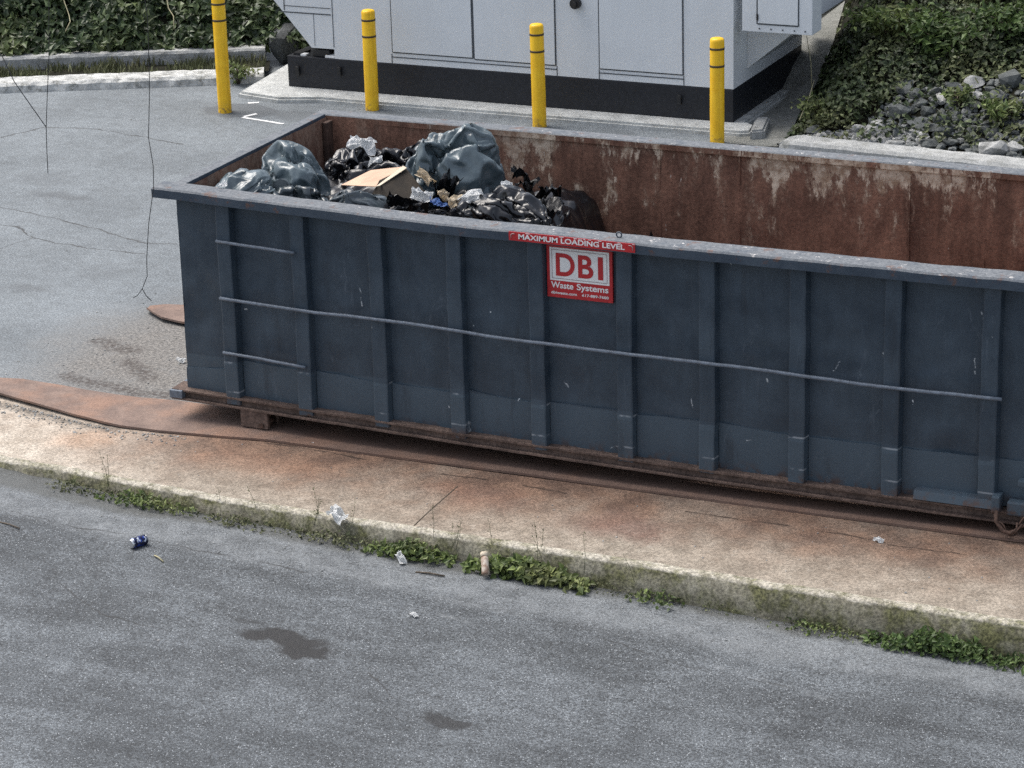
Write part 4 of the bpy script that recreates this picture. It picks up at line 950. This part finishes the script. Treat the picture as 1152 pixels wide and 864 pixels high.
# ------------------------------------------------------------------ back left: kerb, grass strip, low wall, ivy bank
D = Vector((.89, .456, 0)); NB = Vector((-.456, .89, 0)); P0 = Vector((-6.69, 8.60, 0))
def bl(s, t, z): return P0 + D*s + NB*t + Vector((0, 0, z))
def strip(name, s0, s1, sec, mat, label, cat, amp=.012, n=150):
    bm = bmesh.new(); R = []
    for i in range(n+1):
        s = s0 + (s1-s0)*i/n
        R.append([bm.verts.new(bl(s, t + amp*fb(s*5, k*3.3) + amp*fb(s*15, k*3.3+7), max(-.05, z) + amp*.7*fb(s*7, k*2.1+20)*(z > 0))) for k, (t, z) in enumerate(sec)])
    for a, b in zip(R, R[1:]):
        for k in range(len(sec)-1): bm.faces.new((a[k], b[k], b[k+1], a[k+1]))
    bm.faces.new(R[0]); bm.faces.new(R[-1][::-1]); bmesh.ops.recalc_face_normals(bm, faces=bm.faces)
    return tag(obj(name, bm, mat, loc=bl(0, 0, 0)), label, cat)
strip('concrete_kerb', -9, 1.9, [(0, -.05), (.02, .07), (.06, .10), (.30, .11), (.34, .04)], M['kerbpale'], 'crumbling whitish concrete kerb along the far edge of the asphalt', 'kerb', .013)
strip('low_wall', -9, 1.9, [(.78, -.05), (.78, .19), (.80, .215), (.98, .215), (1.0, .1)], M['kerbgrey'], 'low grey concrete wall behind the grass strip below the ivy', 'wall', .008)
bm = bmesh.new(); grid(bm, lin(-9, 1.95, 40), lin(.30, .80, 4), lambda s, t: bl(s, t, .07)); tag(obj('verge', bm, M['soil']), kind='structure')
random.seed(8); items = []
for i in range(5200):
    s = random.uniform(-3.2, 1.9); t = random.uniform(.30, .80); cl = fb(s*2.2, t*3, 3)
    if random.random() > .42 + 1.5*cl: continue
    p = bl(s, t, .07); items.append((p, rv()*.45 + Vector((.2, -1, .25)), random.uniform(.03, .10)*(1+1.2*max(0, cl)), random.uniform(-.5, .5) + PI))
def blades(items):
    bm = bmesh.new()
    for p, n, s, a in items:
        w = Vector((math.cos(a), math.sin(a), 0))*.006; tp = p + Vector((random.gauss(0, .3)*s, random.gauss(0, .3)*s, s)); m = p.lerp(tp, .55) + Vector((0, 0, s*.12))
        q = [bm.verts.new(c) for c in (p-w, p+w, m+w*.8, m-w*.8, tp)]; bm.faces.new(q[:4]); bm.faces.new((q[3], q[2], q[4]))
    return bm
tag(obj('grass', blades(items), M['grassm'], loc=bl(0, .5, 0)), 'scruffy grass on the strip between white kerb and low wall', 'grass', kind='stuff')
def ivz(s, t): return .12 + .9*max(0, t-1.02) + .10*fb(s*1.4, t*1.4, 6)
bm = bmesh.new(); grid(bm, lin(-9, 4.5, 60), lin(.99, 7, 40), lambda s, t: bl(s, t, ivz(s, t))); tag(obj('embankment', bm, M['soil']), kind='structure')
items = []; random.seed(9)
for i in range(42000):
    s = random.uniform(-4.2, 3.6); t = .98 + 3.2*random.random()**1.2; cl = fb(s*2.1, t*2.1, 5)
    if cl < -.7: continue
    h = (.06 + .20*max(0, cl+.3) + .14*max(0, fb(s*5, t*5, 9)))*random.random()**.5
    p = bl(s, t, ivz(s, t) + h) - NB*h*.7
    if t < 1.1 and p.z < .2: continue
    items.append((p, Vector((.1, -.65, .65)) + rv()*.7, random.uniform(.06, .135), random.uniform(0, 2*PI)))
tag(obj('ivy', leaf_mesh(items, (.62, 1.0)), M['ivy'], loc=bl(0, 2, 0)), 'dense leafy ivy covering the embankment at the far left', 'ground cover', kind='stuff')
bm = bmesh.new(); rockmesh(bm, (-5.3, 10.45, .22), .36, 3.3); tag(obj('rock', bm, M['rockd'], loc=(-5.35, 10.35, 0)), 'rounded grey boulder beside the left end of the generator', 'rock')
random.seed(12)
shrub('roadside_weed', (-5.25, 9.35, .03), (.2, .15, .10), 260, .06, M['weed'], 'weeds between the white kerb end and the generator pad', 31)
for i, (s, t0, lab) in enumerate(((-.3, 1.1, 'bare pale vine stem climbing through the ivy at the left'), (.86, 1.05, 'bare pale vine stem on the ivy above the kerb near the tall bollard'))):
    bm = bmesh.new(); tube(bm, [bl(s + .05*math.sin(k*1.3+i), t0 + k*.12 - .14, .30 + ivz(s, t0 + k*.12) - .02 + .03*math.sin(k*2)) for k in range(9)], .006, 5)
    tag(obj('vine_stem', bm, M['straw'], loc=bl(s, t0, .2)), lab, 'vine')

# ------------------------------------------------------------------ weeds and litter along the front kerb
def clump(x0, x1, n, size, hmax, label, seed, mat='weed', stalks=0, yo=0.0):
    random.seed(seed); xm = (x0+x1)/2; t = thing('weed_clump', (xm, ky(xm)-.05, -interp(DROP, xm)), label, 'weed', 'weeds along the front kerb'); items = []
    for i in range(n):
        x = xm + (x1-x0)*.5*max(-1, min(1, random.gauss(0, .5))); g = 1-abs((x-xm)/(x1-x0)*1.6); dr = interp(DROP, x); h = .8*hmax*random.random()*max(.25, g)*(.7+.6*fb(x*9, seed)+.3)
        y = ky(x) - .045 - random.random()**1.4*.13 + yo; items.append((Vector((x, y, -dr + .01 + max(0, h))), Vector((0, -.5, .7)) + rv()*.7, size*random.uniform(.55, 1.3), random.uniform(0, 2*PI)))
    obj('foliage', leaf_mesh(items, (.62, 1.0)), M[mat], t)
    if stalks:
        for k in range((stalks+1)//2):
            bm = bmesh.new(); its = []; x = random.uniform(x0, x1); y = ky(x)-.03+random.uniform(-.03, .05); hh = random.uniform(.14, .30); b_ = Vector((x, y, -interp(DROP, x)*.5)); tp = b_ + Vector((random.gauss(0, .04), random.gauss(0, .04), hh))
            tube(bm, [b_, b_.lerp(tp, .5) + Vector((.01, 0, 0)), tp], [.0018, .0014, .001], 4)
            for q in range(10): its.append((b_.lerp(tp, random.uniform(.3, 1)) + rv()*.012, rv(), random.uniform(.008, .02), random.uniform(0, 6)))
            o = obj('stalk', bm, M['grassm'], t); obj('seed_head', leaf_mesh(its), M['grassm'], o)
clump(-.75, -.35, 120, .030, .05, 'tiny low weeds at the far left of the front kerb', 41, 'grassm')
clump(-.30, .42, 330, .036, .085, 'dull green weed clump on the front kerb left of the blue can', 42, 'weed', 4)
clump(.55, 1.0, 130, .03, .06, 'sparse small weed on the kerb above the blue can', 46, 'grassm', 3)
clump(1.25, 1.75, 150, .034, .08, 'brownish weed clump on the kerb by the white paper', 43, 'grassm', 8)
clump(1.80, 2.38, 460, .046, .12, 'leafy green weed clump between the white paper and the brown bottle', 44, 'weed', 7)
clump(2.50, 3.32, 820, .055, .15, 'largest broad-leaved weed clump beside the brown bottle', 45, 'weed', 9)
clump(3.62, 3.95, 90, .034, .09, 'small lone weed tuft on the bare middle of the kerb', 47, 'weed', 1)
clump(5.18, 6.02, 800, .042, .15, 'bright green weed clump at the right end of the kerb', 48, 'bright')
clump(6.05, 6.7, 500, .045, .16, 'bright green weeds cut by the right edge of the picture', 49, 'bright')
clump(4.55, 5.2, 150, .026, .06, 'thin mossy weeds along the kerb foot left of the bright green weeds', 50, 'weed')
random.seed(77); bm = bmesh.new()   # moss fringe
items = []
for i in range(4200):
    x = random.uniform(-.4, 6.9); cl = fb(x*2.4, 7.7)
    if random.random() > .35 + cl: continue
    items.append((Vector((x, ky(x)-.045-random.random()**2*.08, -interp(DROP, x) + random.random()**2*.07)), Vector((0, -.5, .6)) + rv()*.8, random.uniform(.008, .022), random.uniform(0, 6)))
tag(obj('moss', leaf_mesh(items, (.7, 1.0)), M['grassm'], loc=(3, -1.3, -.2)), 'fringe of moss and tiny weeds along the foot of the front kerb', 'ground cover', kind='stuff')
bm.free()
# crushed can
def rz(x): return -interp(DROP, x)
CN = thing('drink_can', (.37, -1.89, rz(.37)), 'crushed blue and silver drink can lying on the road', 'drink can')
def can_pts(bm, a, b, r, rings, n=20, crush=.0, mi=0):
    a = Vector(a); b = Vector(b); d = (b-a).normalized(); u = d.orthogonal().normalized(); v = d.cross(u); R = []
    for t, k in rings:
        c = a.lerp(b, t); R.append([bm.verts.new(c + (u*math.cos(2*PI*q/n) + v*math.sin(2*PI*q/n))*r*k*(1 - crush*max(0, math.sin(t*PI))*(.5+.5*math.sin(2*PI*q/n*2+1)) + .05*crush*math.sin(q*2.1+t*9))) for q in range(n)])
    for p, q in zip(R, R[1:]):
        for k in range(n): f = bm.faces.new((p[k], p[(k+1) % n], q[(k+1) % n], q[k])); f.smooth = True; f.material_index = mi
    bm.faces.new(R[0][::-1]); bm.faces.new(R[-1])
z = rz(.37); a, b = Vector((.345, -1.955, z+.034)), Vector((.395, -1.84, z+.034))
def m_can():
    g = G('blue_can_print'); f = g.noise(28, 3, .6); c = g.mix(g.rng(f, .44, .5), (.02, .05, .30), (.012, .016, .05)); c = g.mix(g.rng(g.noise(40, 2), .58, .62), c, (.6, .65, .75)); return g.fin(c, .3, .4)
bm = bmesh.new(); can_pts(bm, a, b, .034, [(t, 1) for t in lin(.08, .92, 9)], crush=.3); obj('body', bm, m_can(), CN)
bm = bmesh.new(); can_pts(bm, a, a.lerp(b, .09), .034, [(0, .78), (.3, .86), (1, .97)]); can_pts(bm, a.lerp(b, .92), b, .034, [(0, .97), (.7, .86), (1, .78)]); obj('end_rim', bm, M['alu'], CN)
# plastic bottle
BT = thing('bottle', (2.66, -1.43, rz(2.66)), 'brownish plastic bottle standing in the weeds against the kerb', 'bottle')
z = rz(2.66); a, b = Vector((2.67, -1.465, z+.03)), Vector((2.62, -1.37, z+.135))
g = G('stained_plastic'); mbt = g.fin(g.mix(g.rng(g.noise(26, 4), .4, .6), (.26, .17, .12), (.50, .43, .36)), .35)
bm = bmesh.new(); can_pts(bm, a, b, .027, [(0, .8), (.04, 1), (.3, .97), (.5, 1), (.72, 1), (.82, .8)], crush=.1); obj('body', bm, mbt, BT)
bm = bmesh.new(); can_pts(bm, a.lerp(b, .82), b, .028, [(0, .8), (.1, .95), (.9, .95), (1, .9)]); obj('cap', bm, M['cream'], BT)
# litter
scrap('crumpled_paper', (1.52, -1.27, .03), .15, M['paper'], 'crumpled white paper with blue print lying on the kerb edge', 'litter', 71, 10, .45, .6, (.3, .25, -.4))
scrap('wrapper', (2.07, -1.46, rz(2.07)+.03), .10, M['paper'], 'white wrapper strip at the kerb foot by the weeds left of the bottle', 'litter', 72, 8, .35, .45, (.5, .4, -.7))
scrap('paper_scrap', (2.50, -2.16, rz(2.5)+.012), .055, M['paper'], 'small white scrap lying alone on the road below the weeds', 'litter', 73, 6, .3, .6, (.1, .1, -.4))
scrap('paper_scrap', (-1.09, 1.12, .02), .07, M['paper'], 'white scrap on the dirt left of the container end', 'litter', 74, 6, .5, .7, (.3, .1, .2))
scrap('paper_scrap', (4.93, -.40, .02), .07, M['paper'], 'white scrap lying on the rust stained slab at the right', 'litter', 75, 6, .3, .5, (.2, .1, -.1))
scrap('paper_scrap', (.72, -.12, .02), .035, M['paper'], 'tiny pale scrap beside the roller under the container', 'litter', 76, 5, .3, .5, (.2, .1, -.1))
def stick(pts, r, mat, label):
    bm = bmesh.new(); tube(bm, pts, r, 5); tag(obj('twig', bm, mat, loc=pts[0]), label, 'twig')
z = rz(.6)+.008; stick([(.55, -2.0, z), (.60, -2.03, z+.006), (.66, -2.07, z)], .005, M['straw'], 'pale twig on the road just right of the blue can')
stick([(2.05, -1.22, .02), (2.12, -1.08, .10), (2.22, -.90, .20)], .004, M['twig'], 'thin dark twig leaning over the slab above the kerb weeds')
z = rz(2.3)+.006; stick([(2.22, -1.56, z), (2.30, -1.55, z+.004), (2.42, -1.55, z)], .006, M['twig'], 'short dark twig on the road at the kerb foot')
z = rz(-.6)+.006; stick([(-.72, -1.93, z), (-.6, -1.95, z+.003), (-.5, -1.98, z)], .005, M['twig'], 'dark twig at the left edge of the road')
# loose grit: pale stone chips
random.seed(15); bm = bmesh.new()
def chip(x, y, z, s): rockmesh(bm, (x, y, z+s*.3), s, random.random()*90)
for i in range(230):
    t = random.random(); x = -2.2 + 2.0*t; y = interp([(-2.2, -.06), (-1.67, -.17), (-1.21, -.28), (-.8, -.35), (-.2, -.30)], x) - random.random()**2*.18; chip(x, y, .006, random.uniform(.004, .013))
for i in range(160): 
    x = random.uniform(-2.4, -.5); chip(x, random.uniform(.4, 2.6), 0, random.uniform(.004, .011))
for i in range(180):
    x = random.uniform(-.8, 6.5); chip(x, ky(x)-.05-random.random()**1.5*.5, rz(x), random.uniform(.003, .009))
for i in range(70):
    x = random.uniform(.2, 7); y = random.uniform(-4.6, -1.6); chip(x, y, rz(x), random.uniform(.003, .009))
for i in range(70): chip(random.uniform(-.5, 6.3), random.uniform(-1.1, -.2), .006, random.uniform(.003, .009))
for i in range(60): chip(random.uniform(-8, -1.5), random.uniform(2.5, 8.2), 0, random.uniform(.004, .012))
tag(obj('grit', bm, M['palerock'], loc=(0, 0, 0)), 'pale stone chips and grit scattered over slab, dirt and road', 'grit', kind='stuff')

# ------------------------------------------------------------------ thin wires hanging in front
def wire(pts, extra, label):
    bm = bmesh.new(); tube(bm, pts, .0021, 6)
    for e in extra: tube(bm, e, .0024, 6)
    tag(obj('hanging_wire', bm, M['wire'], loc=pts[-1]), label, 'wire')
wire([(1.50, -4, 4.9), (1.481, -4, 4.278), (1.423, -4, 3.686), (1.395, -4, 3.5), (1.368, -4, 3.305), (1.36, -4, 3.18), (1.354, -4, 3.049)], [[(.55, -4, 4.25), (.9, -4, 3.9), (1.13, -4, 3.67), (1.19, -4, 3.54), (1.28, -4, 3.42), (1.368, -4, 3.305)]], 'thin dark forked wire hanging at the left in front of the asphalt')
wire([(2.09, -4, 4.9), (2.064, -4, 4.309), (2.041, -4, 4.032), (2.049, -4, 3.939), (2.035, -4, 3.634), (2.025, -4, 3.515), (2.002, -4, 3.299), (2.018, -4, 3.15), (2.012, -4, 3.034), (1.965, -4, 2.83), (1.936, -4, 2.635), (1.93, -4, 2.53), (1.893, -4, 2.456), (1.86, -4, 2.415), (1.833, -4, 2.40)], [[(1.893, -4, 2.456), (1.915, -4, 2.42), (1.945, -4, 2.395)]], 'long wavy thin dark wire hanging left of the container corner')

# ------------------------------------------------------------------ camera
yaw, pit, rol = -.4313, .3428, -.0283
cyw, syw = math.cos(yaw), math.sin(yaw)
fwd = Vector((syw*math.cos(pit), cyw*math.cos(pit), -math.sin(pit))); r = Vector((cyw, -syw, 0)); u = r.cross(fwd)
r2 = math.cos(rol)*r + math.sin(rol)*u; u2 = -math.sin(rol)*r + math.cos(rol)*u
cam = bpy.data.cameras.new('camera'); co = bpy.data.objects.new('camera', cam); C.objects.link(co)
mt = Matrix((r2, u2, -fwd)).transposed().to_4x4(); mt.translation = Vector((9.5581, -15.9513, 6.8738)); co.matrix_world = mt
cam.sensor_width = 36; cam.lens = 3091.3/1152*36; cam.clip_end = 2000; S.camera = co

# ------------------------------------------------------------------ light
elev, az = math.radians(62), math.radians(282)      # high soft light from the left
dirv = Vector((math.sin(az)*math.cos(elev), math.cos(az)*math.cos(elev), math.sin(elev)))
w = bpy.data.worlds.new('World'); S.world = w; w.use_nodes = True; nt = w.node_tree
sky = nt.nodes.new('ShaderNodeTexSky'); sky.sky_type = 'NISHITA'; sky.sun_disc = False; sky.sun_elevation = elev; sky.sun_rotation = az; sky.air_density = 1.0; sky.dust_density = 3.5; sky.ozone_density = 1.0
bg = nt.nodes['Background']; hs = nt.nodes.new('ShaderNodeHueSaturation'); hs.inputs['Saturation'].default_value = .55; nt.links.new(sky.outputs[0], hs.inputs['Color']); nt.links.new(hs.outputs[0], bg.inputs[0]); bg.inputs[1].default_value = .115
sl = bpy.data.lights.new('sun', 'SUN'); sl.energy = 1.5; sl.angle = math.radians(40); sl.color = (1, .96, .9)
so = bpy.data.objects.new('sun', sl); C.objects.link(so); so.rotation_euler = dirv.to_track_quat('Z', 'Y').to_euler(); so.location = (0, 0, 30)
S.view_settings.view_transform = 'Standard'; S.view_settings.look = 'None'; S.view_settings.gamma = 1; S.view_settings.exposure = 1.08
S.cycles.use_denoising = False
